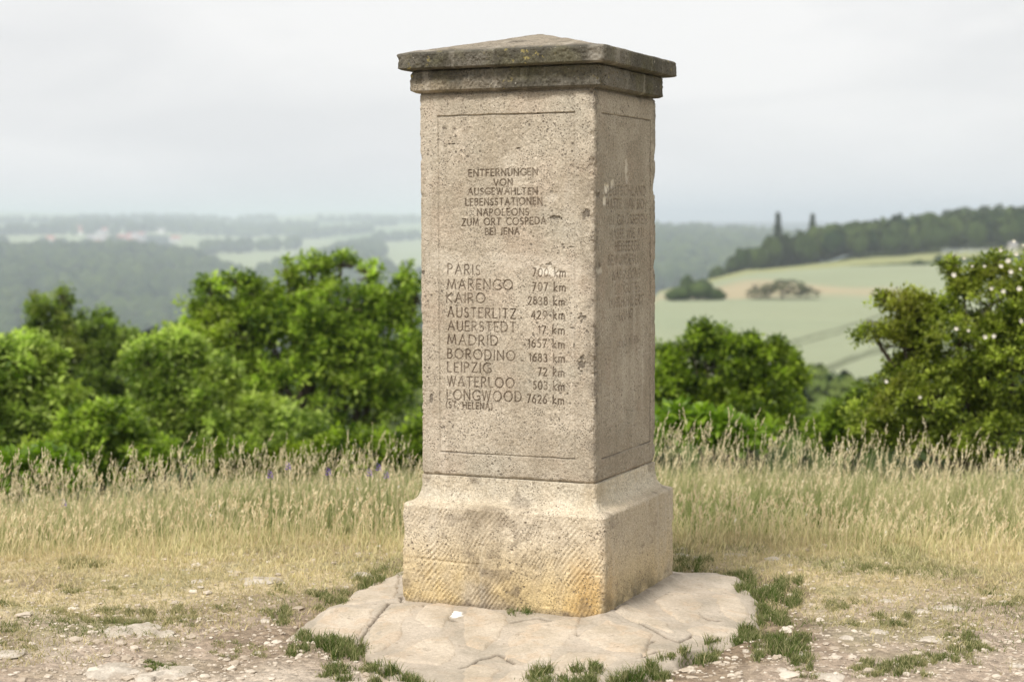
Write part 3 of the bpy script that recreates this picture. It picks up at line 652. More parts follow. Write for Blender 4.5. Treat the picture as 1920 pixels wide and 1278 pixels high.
def grid_patch(name, mat, x0, x1, y0, y1, st, fn, keep):
    xs = np.arange(x0, x1, st); ys = np.arange(y0, y1, st); X, Y = np.meshgrid(xs, ys); Z, at = fn(X, Y); k = keep(X, Y)
    idx = np.arange(X.size).reshape(X.shape); F = np.stack([idx[:-1, :-1], idx[:-1, 1:], idx[1:, 1:], idx[1:, :-1]], -1)
    kk = k[:-1, :-1] & k[:-1, 1:] & k[1:, 1:] & k[1:, :-1]; f = F[kk]; u, inv = np.unique(f, return_inverse=True)
    V = np.stack([X - MX, Y - MY, Z], -1).reshape(-1, 3)
    return mesh_np(name, V[u], inv.reshape(f.shape), mat, apron, {a: v.reshape(-1)[u] for a, v in at.items()}, True)
SPOT = px_ground(852, 1158, -.02)
def mortar_fn(X, Y):
    h, sd, lx, ly = apron_h(X, Y)
    h = h + .004 * fbm(X, Y, 0, 14, 4, 14, .6) + .0006 * vnoise(X, Y, 0, 80, 15)
    cr = np.full(X.shape, 1e9); wob = .006 * fbm(X, Y, 0, 40, 2, 51)
    for P in CRACKS: cr = np.minimum(cr, seg_d(P, X + wob, Y - wob))
    ck = sst(.0085, .002, cr); h = h - .010 * ck
    dirt = sst(.05, .0, np.maximum(np.abs(lx) - .39, np.abs(ly) - .375)) * sst(.36, .40, lx) * sst(-.4, .3, fbm(X, Y, 0, 14, 3, 33)) * .55
    sp = sst(.026, .015, np.hypot((X - SPOT[0]) * .8, (Y - SPOT[1]) * .5) + .012 * fbm(X, Y, 0, 60, 2, 5))
    rim = .7 * sst(.07, 0, sd) * sst(-.2, .3, fbm(X, Y, 0, 12, 2, 9))
    return h, dict(soil=np.clip(ck + dirt + rim, 0, 1), pale=sp)
grid_patch('mortar', M_MOR, -1.0, 1.15, 4.7, 7.45, .0065, mortar_fn, lambda X, Y: (poly_sd(OUT, X, Y) > -.13) & ~((apron_h(X, Y)[2].__abs__() < .35) & (np.abs(apron_h(X, Y)[3]) < .33)))
STONES = [
 [(405, 442), (470, 420), (585, 390), (655, 393), (692, 420), (668, 455), (640, 477), (560, 470), (480, 462)],
 [(332, 385), (405, 318), (450, 302), (542, 300), (505, 345), (470, 395), (400, 420), (352, 442), (345, 410)],
 [(80, 376), (150, 332), (200, 300), (262, 300), (330, 305), (385, 310), (345, 355), (300, 392), (180, 388)],
 [(225, 285), (280, 240), (360, 205), (462, 178), (470, 245), (455, 272), (400, 285), (320, 292)],
 [(700, 385), (712, 330), (735, 306), (800, 318), (872, 335), (895, 362), (850, 400), (790, 428), (725, 410)],
 [(1150, 405), (1200, 382), (1262, 368), (1380, 380), (1440, 400), (1420, 430), (1395, 458), (1300, 448), (1200, 432)],
 [(1275, 347), (1330, 318), (1400, 318), (1470, 345), (1530, 385), (1480, 388), (1400, 365)],
 [(1430, 285), (1500, 250), (1590, 245), (1640, 285), (1625, 330), (1560, 350), (1490, 325)],
 [(852, 448), (880, 400), (950, 372), (1060, 362), (1168, 352), (1150, 390), (1095, 425), (1040, 455), (950, 465)],
 [(690, 500), (740, 470), (810, 462), (855, 485), (840, 520), (770, 540), (712, 530)],
 [(1640, 225), (1720, 215), (1780, 250), (1815, 310), (1760, 330), (1690, 300)],
 [(1020, 478), (1110, 440), (1220, 448), (1330, 468), (1280, 500), (1180, 515), (1080, 520)],
 [(560, 305), (620, 295), (690, 306), (672, 340), (640, 372), (560, 372), (520, 350)],
 [(1560, 372), (1640, 345), (1740, 345), (1800, 350), (1720, 382), (1640, 395)],
 [(890, 490), (960, 480), (1010, 500), (960, 540), (880, 545), (850, 520)],
]
for si, st_ in enumerate(STONES):
    P = np.array(z6(st_)); cxy = P.mean(0); lo, hi = P.min(0) - .03, P.max(0) + .03
    def sfn(X, Y, P=P, si=si, cxy=cxy):
        h, sd, lx, ly = apron_h(X, Y); q = poly_sd(P, X, Y) + .014 * fbm(X, Y, 0, 16, 3, 100 + si)
        tilt = ((si * 37) % 7 - 3) * .004 * (X - cxy[0]) + ((si * 53) % 5 - 2) * .006 * (Y - cxy[1])
        hh = h - .012 + .0165 * sst(-.008, .014, q) + .006 * fbm(X, Y, 0, 11, 4, 140 + si, .6) + tilt
        return hh, dict(soil=.8 * sst(.006, -.004, np.abs(q)) * sst(-.1, .3, fbm(X, Y, 0, 8, 2, 180 + si)), pale=np.zeros_like(X))
    grid_patch('flagstone', M_FLAG, lo[0], hi[0], lo[1], hi[1], .0065, sfn, lambda X, Y, P=P: poly_sd(P, X, Y) > -.025)

# ------------------------------------------------------------------ rocks and gravel
def ico(sub):
    t = (1 + 5 ** .5) / 2
    V = [(-1, t, 0), (1, t, 0), (-1, -t, 0), (1, -t, 0), (0, -1, t), (0, 1, t), (0, -1, -t), (0, 1, -t), (t, 0, -1), (t, 0, 1), (-t, 0, -1), (-t, 0, 1)]
    F = [(0, 11, 5), (0, 5, 1), (0, 1, 7), (0, 7, 10), (0, 10, 11), (1, 5, 9), (5, 11, 4), (11, 10, 2), (10, 7, 6), (7, 1, 8), (3, 9, 4), (3, 4, 2), (3, 2, 6), (3, 6, 8), (3, 8, 9), (4, 9, 5), (2, 4, 11), (6, 2, 10), (8, 6, 7), (9, 8, 1)]
    V = [np.array(v) / np.linalg.norm(v) for v in V]
    for _ in range(sub):
        mid = {}; NF = []
        def md(a, b):
            k = (min(a, b), max(a, b))
            if k not in mid: p = V[a] + V[b]; V.append(p / np.linalg.norm(p)); mid[k] = len(V) - 1
            return mid[k]
        for a, b, c in F:
            x, y, z = md(a, b), md(b, c), md(c, a); NF += [(a, x, z), (b, y, x), (c, z, y), (x, y, z)]
        F = NF
    return np.array(V), np.array(F)
ICO = [ico(k) for k in range(5)]
M_ROCK = mat_apron('limestone_rock', ((.46, .40, .32), (.62, .56, .47), (.36, .29, .215)))
def rock_shape(sub, sx, sy, sz, seed):
    V, F = ICO[sub]; V = V.copy(); rs = np.random.default_rng(seed)
    for _ in range(9):      # broken planes
        n = rs.normal(size=3); n /= np.linalg.norm(n); k = rs.uniform(.5, .85); d = V @ n; V -= np.outer(np.maximum(d - k, 0) * .9, n)
    V *= (1 + .16 * fbm(V[:, 0], V[:, 1], V[:, 2], 1.9, 3, seed))[:, None]
    V *= (1 + .05 * fbm(V[:, 0], V[:, 1], V[:, 2], 6, 2, seed + 3))[:, None]
    return V * np.array([sx, sy, sz]), F
ROCKS = [ # px left, right, top, bottom, tall factor, label
 (170, 336, 1162, 1213, .45, 'long jagged limestone outcrop below the olive grass strip left of the pillar'),
 (-20, 48, 1213, 1243, .5, 'pale rock cut off by the lower left edge of the view'),
 (160, 262, 1228, 1276, .5, 'pointed grey limestone outcrop in the bottom left path'),
 (262, 362, 1240, 1272, .35, 'low moss-darkened limestone slab in the bottom left path'),
 (299, 318, 1076, 1092, .9, 'small rounded white stone, leftmost of the row below the dry grass'),
 (350, 398, 1083, 1094, .5, 'flat white stone lying in front of the row below the dry grass'),
 (414, 450, 1062, 1075, .6, 'white stone highest up the bank in the row below the dry grass'),
 (340, 366, 1065, 1075, .5, 'small pale stone behind the flat white one at the grass edge'),
 (443, 526, 1077, 1098, .5, 'wide dark-topped stone at the right end of the stone row'),
 (653, 705, 1064, 1094, .9, 'blocky white stone beside the green strip left of the plinth'),
 (250, 290, 1262, 1280, .5, 'pale lump at the bottom edge below the mossy slab'),
 (484, 508, 1152, 1178, .6, 'narrow tilted stone at the left tip of the paved apron'),
 (1460, 1495, 1037, 1048, .4, 'flat white stone farthest right in the cluster behind the apron'),
 (1353, 1399, 1034, 1044, .35, 'long flat pale stone behind the apron right of the plinth'),
 (1435, 1470, 1046, 1054, .35, 'thin pale slab just in front of the flat white stone'),
 (1265, 1297, 1033, 1044, .4, 'pale flat stone touching the right edge of the plinth'),
 (1729, 1800, 1121, 1152, .35, 'wide pale rock outcrop in the path at right'),
 (1647, 1679, 1121, 1135, .35, 'small flat pale stone left of the wide outcrop'),
 (1630, 1665, 1181, 1198, .6, 'angular cream stone lying alone on the brown soil'),
 (1573, 1601, 1197, 1212, .6, 'rounded stone just left of the angular cream one'),
 (1481, 1520, 1218, 1237, .4, 'flat pale stone beside the big green tuft right of the apron'),
 (1456, 1484, 1255, 1269, .5, 'pale stone below the big green tuft at lower right'),
 (1523, 1594, 1262, 1280, .4, 'broad pale stone at the bottom edge of the view, right side'),
 (1707, 1771, 1193, 1211, .35, 'low pale slab between the green tufts at lower right'),
 (1392, 1406, 1218, 1227, .7, 'pebble on brown soil between two dark green tufts'),
 (1711, 1743, 1144, 1152, .35, 'thin slab in front of the wide pale outcrop at right'),
 (1895, 1925, 1241, 1253, .5, 'pale stone at the right edge of the view'),
 (1475, 1490, 1057, 1066, .7, 'small buff stone below the thin pale slab'),
]
for k, (a, b, t, bt, tall, lab) in enumerate(ROCKS):
    cx, cy = (a + b) / 2, bt - (bt - t) * .35
    x, y = px_ground(cx, cy, -.055); r = math.hypot(x, y); w_ = (b - a) * r / FP
    dep = min(w_ * .55, .5 * (bt - t) * r / FP / .23 + .02); h = max(.25 * w_ * tall, .012)
    h = min(h, .07)
    V, F = rock_shape(4 if w_ > .12 else 3, w_ / 2 * 1.1, dep, h, 200 + k)
    if w_ > .25: V[:, 2] += .016 * fbm(V[:, 0], V[:, 1], 0, 14, 3, k)
    z = float(Zf(x, y))
    o = mesh_np('limestone_rock', V, F, M_ROCK, None, {'soil': np.clip(.5 * (fbm(V[:, 0], V[:, 1], V[:, 2], 25, 2, k) > .25), 0, 1) * (.9 if 'dark' in lab or 'moss' in lab else .3), 'pale': np.zeros(len(V))}, True)
    o.location = (x, y, z - h * .25); o.rotation_euler = (0, 0, random.uniform(-.3, .3)); tag(o, lab, 'rock', 'loose limestone rocks on the path')

def scatter_gravel(n, V0, F0, med, mx, name, lab):
    a = Acc()
    u = RNG.uniform(-100, 2020, n); v = 985 + 320 * RNG.uniform(0, 1, n) ** .8
    g = np.array([px_ground(a_, b_, -.05) for a_, b_ in zip(u, v)]); gx, gy = g[:, 0], g[:, 1]
    kp = (vnoise(gx, gy, 0, 1.6, 19) > RNG.uniform(-.9, .35, n)) & (poly_sd(OUT, gx, gy) < -.05); gx, gy = gx[kp], gy[kp]; gz = Zf(gx, gy)
    for x, y, z_ in zip(gx, gy, gz):
        s_ = min(med * RNG.lognormal(0, .55), mx)
        V = V0 * (1 + .25 * RNG.uniform(-1, 1, (len(V0), 1))) * np.array([s_ * RNG.uniform(.8, 1.6), s_ * RNG.uniform(.8, 1.6), s_ * RNG.uniform(.35, .8)])
        th = RNG.uniform(0, 6.28); cc, ss = math.cos(th), math.sin(th)
        V = np.stack([V[:, 0] * cc - V[:, 1] * ss + x, V[:, 0] * ss + V[:, 1] * cc + y, V[:, 2] + z_ + s_ * .15], -1)
        a.add(V, F0, RNG.uniform(0, 1))
    q = M(name); t = q.attr('tint'); col = q.mix(t, (.40, .33, .25), (.66, .59, .49)); col = q.mix(.5, col, q.mix(q.noise(120, 3), (.6, .6, .6), (1.4, 1.4, 1.4)), 'MULTIPLY')
    o = a.build(name, q.done(col, .95, .15)); tag(o, lab, 'gravel', kind='stuff')
scatter_gravel(4600, *ICO[1], .0045, .024, 'gravel', 'scattered pale limestone gravel over the worn path')
scatter_gravel(11000, *ICO[0], .0024, .006, 'grit', 'fine stone grit packed into the worn path')

# ------------------------------------------------------------------ grasses
def blades(P, H, W_, tint0, tint1, lean, wind=(0.0, 0.0), segs=3):
    """many tapering blades; P (n,3) roots; returns V,F,tint"""
    n = len(P); th = RNG.uniform(0, 2 * np.pi, n); fx, fy = np.cos(th), np.sin(th)
    la = RNG.uniform(0, 2 * np.pi, n); ll = lean * RNG.uniform(.2, 1, n) * H
    lx, ly = np.cos(la) * ll + wind[0] * H, np.sin(la) * ll + wind[1] * H
    V = np.zeros((n, 2 * segs + 1, 3)); T = np.zeros((n, 2 * segs + 1))
    for k in range(segs + 1):
        t = k / segs; c = P + np.stack([lx * t ** 1.8, ly * t ** 1.8, H * t * (1 - .12 * lean * t)], -1); w = W_ * (1 - t) ** .6 / 2 if k < segs else 0
        if k < segs:
            V[:, 2 * k] = c + np.stack([fx * w, fy * w, 0 * w], -1); V[:, 2 * k + 1] = c - np.stack([fx * w, fy * w, 0 * w], -1)
            T[:, 2 * k] = T[:, 2 * k + 1] = tint0 + (tint1 - tint0) * t
        else: V[:, 2 * k] = c; T[:, 2 * k] = tint1
    b = (np.arange(n) * (2 * segs + 1))[:, None, None]; f4 = np.array([[2 * k, 2 * k + 1, 2 * k + 3, 2 * k + 2] for k in range(segs - 1)])
    f3 = np.array([[2 * segs - 2, 2 * segs - 1, 2 * segs]])
    return V.reshape(-1, 3), (b + f4[None]).reshape(-1, 4), (b + f3[None]).reshape(-1, 3), T.reshape(-1), (lx, ly)
def add_blades(acc, *a, **k):
    V, f4, f3, T, l = blades(*a, **k); acc.V.append(V); acc.F4.append(f4 + acc.n); acc.F3.append(f3 + acc.n); acc.A.append(T); acc.n += len(V); return l
def polar_pts(n, r0, r1, p0=-120, p1=2040, pw=1.0):
    r = r0 + (r1 - r0) * RNG.uniform(0, 1, n) ** pw; px = RNG.uniform(p0, p1, n); a = np.arctan((px - 960) / FP)
    return r * np.sin(a), r * np.cos(a), r, px
M_TALL = mat_blade('tall_grass_blade', [(.09, .17, .010), (.36, .47, .045), (.70, .68, .15), (.86, .73, .28), (.94, .84, .50)], .45)
M_HEAD = mat_blade('seed_head', [(.52, .41, .22), (.74, .62, .36), (.92, .82, .56)], .4)
def tall_grass():
    a = Acc(); x, y, r, px = polar_pts(70000, 6.6, 11.2, pw=.85)
    nn = fbm(x, y, 0, 1.5, 3, 61); rr2 = r + .8 * nn - .25 * sst(300, 0, px); keep = (rr2 > 6.9) & (RNG.uniform(0, 1, len(r)) < .25 + .75 * sst(6.9, 8.2, rr2)) & (fbm(x, y, 0, 4, 2, 71) > -.42); x, y, r, px, nn = x[keep], y[keep], r[keep], px[keep], nn[keep]
    n = len(x); P = np.stack([x, y, Zf(x, y) - .005], -1)
    H = (.030 + .245 * sst(7.0, 9.6, r)) * RNG.uniform(.45, 1.25, n) * (1 + .3 * nn)
    dry = np.clip(.86 - .56 * sst(7.2, 8.7, r) + .38 * fbm(x, y, 0, 2.0, 2, 66) + RNG.normal(0, .22, n) + .06 * (px > 1250), 0, 1)
    add_blades(a, P, H, RNG.uniform(.0035, .0075, n), np.clip(dry - .25, 0, 1), np.clip(dry + .18, 0, 1), .55, wind=(.06, 0))
    o = a.build('tall_grass', M_TALL); tag(o, 'band of tall dry yellow-green meadow grass behind the pillar', 'grass', kind='stuff')
    # flowering stalks with loose heads
    a = Acc(); x, y, r, px = polar_pts(3900, 7.4, 10.2); n = len(x); P = np.stack([x, y, Zf(x, y)], -1)
    H = (.20 + .24 * sst(7.9, 9.3, r)) * RNG.uniform(.5, 1.3, n) * (1 - .12 * sst(1200, 1500, px))
    H *= 1 + .4 * fbm(x, y, 0, 1.2, 2, 81)
    V, f4, f3, T, (lx, ly) = blades(P, H, np.full(n, .0028), np.full(n, .25), np.full(n, .7), .34, wind=(.10, 0))
    a.V.append(V); a.F4.append(f4); a.F3.append(f3); a.A.append(T); a.n += len(V)
    tip = P + np.stack([lx, ly, H * (1 - .12 * .34)], -1); hl = RNG.uniform(.05, .10, n) * np.clip(H / .35, .6, 1.2)
    dirv = np.stack([lx * 1.4, ly * 1.4, H], -1); dirv /= np.linalg.norm(dirv, axis=1)[:, None]
    sp = 9
    for k in range(sp):
        t = (k / sp); base = tip - dirv * (hl * (1 - t))[:, None]; th = RNG.uniform(0, 6.28, n); sd_ = np.stack([np.cos(th), np.sin(th), 0 * th], -1)
        ln = (.010 + .016 * (1 - t)) * RNG.uniform(.7, 1.3, n); ax = dirv + sd_ * (.45 * (1 - t * .6)); ax /= np.linalg.norm(ax, axis=1)[:, None]
        pr = np.cross(ax, np.stack([np.sin(th), -np.cos(th), .3 + 0 * th], -1)); pr /= np.linalg.norm(pr, axis=1)[:, None] + 1e-9; wd = .0025
        Q = np.stack([base, base + ax * (ln * .5)[:, None] + pr * wd, base + ax * ln[:, None], base + ax * (ln * .5)[:, None] - pr * wd], 1).reshape(-1, 3)
        a.add(Q, (np.arange(n) * 4)[:, None] + np.array([[0, 1, 2, 3]]), np.repeat(RNG.uniform(.2, 1, n), 4))
    o = a.build('seeding_grass', M_HEAD); tag(o, 'pinkish tan seed heads standing above the meadow grass', 'grass', kind='stuff')
tall_grass()
M_SHORT = mat_blade('short_grass_blade', [(.05, .11, .008), (.16, .24, .02), (.38, .37, .07), (.60, .49, .22), (.74, .62, .36)], .3)
def thatch():
    a = Acc(); u = RNG.uniform(-80, 2000, 110000); v = 975 + 325 * RNG.uniform(0, 1, 110000) ** 1.9
    d = np.array([px_ground(a_, b_, -.05) for a_, b_ in zip(u, v)]); x, y = d[:, 0], d[:, 1]; r = np.hypot(x, y)
    nz = fbm(x, y, 0, 1.5, 4, 88) + .6 * fbm(x, y, 0, 6, 2, 89); thr = 1.0 - 2.0 * sst(5.5, 6.9, r) - .25 * (x > .9)
    keep = (nz * 1.1 > thr - .1 - RNG.uniform(0, .6, len(x))) & (poly_sd(OUT, x, y) < -.01); x, y, nz, r = x[keep], y[keep], nz[keep], r[keep]
    n = len(x); P = np.stack([x, y, Zf(x, y) - .003], -1); dry = np.clip(.70 + .12 * sst(6, 7, r) + RNG.normal(0, .16, n) - .42 * sst(.1, .5, fbm(x, y, 0, 3, 2, 5)), .05, 1)
    add_blades(a, P, RNG.uniform(.008, .034, n) * (1 + .5 * sst(6.5, 7.3, r)), RNG.uniform(.002, .0042, n), np.clip(dry - .1, 0, 1), dry, 1.5, segs=2)
    o = a.build('short_dry_grass', M_SHORT); tag(o, 'thin trampled straw and short grass patching the worn path', 'grass', kind='stuff')
thatch()
def tuft(a, b, top, bot, dens, tint, hgt, lab, zoff=-.05, root_z=None, nm='grass_tuft', group='green grass tufts on the path'):
    acc = Acc(); x0, y0 = px_ground((a + b) / 2, (top + bot) / 2 + 6, zoff)
    n = int(1.7 * dens * (b - a) * max(bot - top, 8) / 12)
    ns = max(5, int((b - a) / 6)); cu_ = RNG.uniform(-.5, .5, ns) * (b - a); cv_ = RNG.uniform(-.5, .5, ns); ii = RNG.integers(0, ns, n)
    uu = cu_[ii] + RNG.normal(0, 4.5, n) * np.where(RNG.uniform(0, 1, n) < .25, 2.4, 1); vj = cv_[ii] + RNG.normal(0, .07, n)
    vv = vj * (bot - top) * .8
    base_v = bot - (bot - top) * .42
    P = np.array([px_ground((a + b) / 2 + q, base_v + w_, zoff) for q, w_ in zip(uu, vv)])
    z = Zf(P[:, 0], P[:, 1]) if root_z is None else np.full(n, root_z)
    ins = poly_sd(OUT, P[:, 0], P[:, 1])
    if root_z is None:
        kp = ins < .03 if (ins < .03).sum() > 60 else ins < 9
        P, z, uu, ins = P[kp], z[kp], uu[kp], ins[kp]; n = len(P)
        z = np.where(ins > -.04, np.maximum(z, apron_h(P[:, 0], P[:, 1])[0]), z)
    H = hgt * .70 * RNG.uniform(.3, 1.2, n) * np.exp(-(uu / (b - a) / .75) ** 2) * (1 + .5 * fbm(P[:, 0], P[:, 1], 0, 16, 2, 3))
    H = np.maximum(H, .008)
    t0 = np.clip(tint + .02 + RNG.normal(0, .13, n) + .4 * (RNG.uniform(0, 1, n) > .85) + .25 * np.abs(uu / (b - a)), 0, 1)
    add_blades(acc, np.stack([P[:, 0], P[:, 1], z - .003], -1), H, RNG.uniform(.0022, .0044, n), t0 * .6, t0, .75)
    o = acc.build(nm, M_SHORT, origin=(x0, y0, 0)); o.location = (x0, y0, 0); tag(o, lab, 'grass tuft', group)
TUFTS = [
 (956, 1012, 1115, 1157, 3.0, .08, .060, 'dark spiky grass tuft growing from the joint at the plinth foot', -.01, -.012),
 (1265, 1330, 1043, 1076, 3.2, .10, .065, 'dark green tuft against the right corner of the plinth', -.05, None),
 (1335, 1400, 1062, 1085, 2.4, .22, .035, 'low green fringe along the back rim of the apron at right', -.05, None),
 (1382, 1500, 1071, 1132, 4.0, .10, .065, 'largest dark green tuft, against the right rim of the apron', -.05, None),
 (1413, 1480, 1132, 1174, 3.4, .12, .050, 'green tuft below the largest one on the right rim', -.05, None),
 (1352, 1420, 1168, 1214, 3.4, .12, .055, 'green tuft at the lower right corner of the apron', -.05, None),
 (1417, 1520, 1188, 1250, 3.4, .13, .055, 'spreading green tuft on brown soil below the right corner of the apron', -.05, None),
 (1250, 1355, 1190, 1244, 3.2, .14, .055, 'bright green tuft on the lower right rim of the apron', -.05, None),
 (1120, 1258, 1222, 1285, 3.6, .11, .065, 'thick green tuft at the bottom edge right of the apron centre', -.05, None),
 (980, 1130, 1244, 1290, 3.0, .12, .055, 'green tuft at the bottom edge below the front of the plinth', -.05, None),
 (545, 690, 1184, 1234, 3.6, .11, .055, 'dark green mound beside the left tip of the apron', -.05, None),
 (690, 802, 1236, 1276, 3.2, .12, .055, 'green tuft under the lower left rim of the apron', -.05, None),
 (602, 680, 1244, 1274, 2.6, .14, .040, 'small dark tuft below the mound at lower left', -.05, None),
 (800, 900, 1262, 1290, 2.6, .12, .045, 'dark tuft cut by the bottom edge left of centre', -.05, None),
 (574, 660, 1100, 1146, 3.0, .22, .045, 'front half of the green strip along the left rim of the apron', -.05, None),
 (650, 752, 1060, 1112, 3.0, .20, .050, 'back half of the green strip reaching the left corner of the plinth', -.05, None),
 (100, 372, 1134, 1178, 2.2, .36, .035, 'long olive grass strip above the jagged outcrop', -.05, None),
 (107, 165, 1093, 1118, 2.4, .28, .035, 'low green tuft above the olive strip', -.05, None),
 (170, 232, 1098, 1118, 1.6, .36, .028, 'thin olive tuft right of the low green one', -.05, None),
 (392, 452, 1132, 1150, 2.2, .32, .028, 'olive tuft alone on the gravel left of the apron', -.05, None),
 (488, 556, 1136, 1172, 2.4, .26, .038, 'olive green tuft just above the tilted stone', -.05, None),
 (400, 496, 1204, 1234, 1.8, .34, .028, 'broken line of olive grass on the gravel left of the mound', -.05, None),
 (250, 345, 1236, 1262, 2.4, .12, .022, 'dark moss and grass on the low slab', -.05, None),
 (-10, 75, 1196, 1220, 1.5, .34, .028, 'sparse olive tuft at the lower left edge', -.05, None),
 (-20, 36, 1122, 1146, 2.0, .28, .035, 'green tuft at the left edge of the view', -.05, None),
 (-20, 38, 1164, 1188, 2.0, .26, .035, 'darker tuft at the left edge below the green one', -.05, None),
 (110, 205, 1046, 1070, 3.0, .22, .045, 'fresh green patch at the foot of the dry meadow at left', -.07, None),
 (500, 545, 1092, 1116, 2.0, .30, .032, 'olive tuft just below the dark-topped stone', -.05, None),
 (325, 372, 1166, 1184, 1.6, .28, .025, 'little tuft at the right end of the jagged outcrop', -.05, None),
 (1590, 1690, 1054, 1078, 2.2, .28, .035, 'olive tuft at the edge of the dry grass at right', -.05, None),
 (1637, 1710, 1146, 1174, 2.4, .24, .040, 'green tuft left of the wide pale outcrop', -.05, None),
 (1576, 1612, 1158, 1176, 2.0, .24, .030, 'small tuft left of the green tuft in the middle of the path at right', -.05, None),
 (1772, 1860, 1184, 1222, 2.6, .22, .045, 'green tuft right of the low pale slab', -.05, None),
 (1711, 1828, 1214, 1246, 2.4, .24, .042, 'wide grey-green tuft below the low pale slab', -.05, None),
 (1601, 1764, 1236, 1275, 2.4, .26, .045, 'broad loose green tuft near the bottom edge at right', -.05, None),
 (1765, 1842, 1152, 1180, 1.8, .36, .030, 'olive tuft under the wide pale outcrop', -.05, None),
 (1530, 1635, 1110, 1140, 1.8, .30, .030, 'thin green streak between the apron and the pale stones at right', -.05, None),
 (1495, 1550, 1250, 1274, 1.8, .26, .032, 'small tuft between the two stones at the bottom right', -.05, None),
 (1835, 1890, 1092, 1118, 1.8, .28, .032, 'small green tuft near the right edge of the path', -.05, None),
 (1855, 1940, 1118, 1142, 2.0, .30, .030, 'olive brown tuft at the right edge of the view', -.05, None),
 (335, 395, 915, 962, 5.0, .20, .11, 'dark leafy clump half hidden in the dry meadow at left', -.16, None),
]
for t in TUFTS: tuft(*t)
# purple sage in the meadow
M_STEM = mat_plain('stem', (.06, .10, .025), (.10, .14, .04)); M_PURP = mat_plain('purple_petal', (.16, .07, .42), (.26, .13, .55), 60, .7)
def tube(P, R_, n=6):
    P = np.array(P, float); V = []; F = []
    for i, (p, r) in enumerate(zip(P, R_)):
        d = P[min(i + 1, len(P) - 1)] - P[max(i - 1, 0)]; d /= np.linalg.norm(d) + 1e-9; a = np.cross(d, (0, 0, 1) if abs(d[2]) < .9 else (1, 0, 0)); a /= np.linalg.norm(a); b = np.cross(d, a)
        for k in range(n): th = 2 * math.pi * k / n; V.append(p + r * (a * math.cos(th) + b * math.sin(th)))
    for i in range(len(P) - 1):
        for k in range(n): F.append((i * n + k, i * n + (k + 1) % n, (i + 1) * n + (k + 1) % n, (i + 1) * n + k))
    return np.array(V), np.array(F)
for k, (u, v, lab) in enumerate(((502, 885, 'lower left purple flower of the pair in the meadow'), (536, 870, 'upper right purple flower of the pair in the meadow'), (612, 882, 'pale purple flower spike midway between the pair and the pillar'),
                               (690, 885, 'purple flower spike, first from the left of the three near the pillar'), (707, 875, 'short purple spike, middle and highest of the three near the pillar'), (722, 890, 'long purple spike nearest the left side of the pillar'), (111, 926, 'single bluish flower low in the grass at far left'))):
    rr = 7.75 + .1 * k; x, y = PX(u, rr); zt = EYE - (v - 415) / FP * rr; zg = float(Zf(x, y))
    e = empty('purple_flower', (x, y, zg), lab, 'flower', 'purple sage flowers in the meadow'); h = zt - zg
    V, F = tube([(0, 0, -.01), (.004, 0, h * .5), (.0, .004, h)], [.0016, .0014, .001], 5); mesh_np('stem', V, F, M_STEM, e)
    ac = Acc()
    for j in range(16):
        t = j / 16; th = j * 2.4; p = np.array([math.cos(th) * .006, math.sin(th) * .006, h - .022 + .04 * t]); d = np.array([math.cos(th), math.sin(th), .6]) * .011 * (1.2 - t); s2 = np.array([-math.sin(th), math.cos(th), .1]) * .005
        ac.add([p, p + d * .5 + s2, p + d, p + d * .5 - s2], [(0, 1, 2, 3)])
    ac.build('blossom', M_PURP, e)

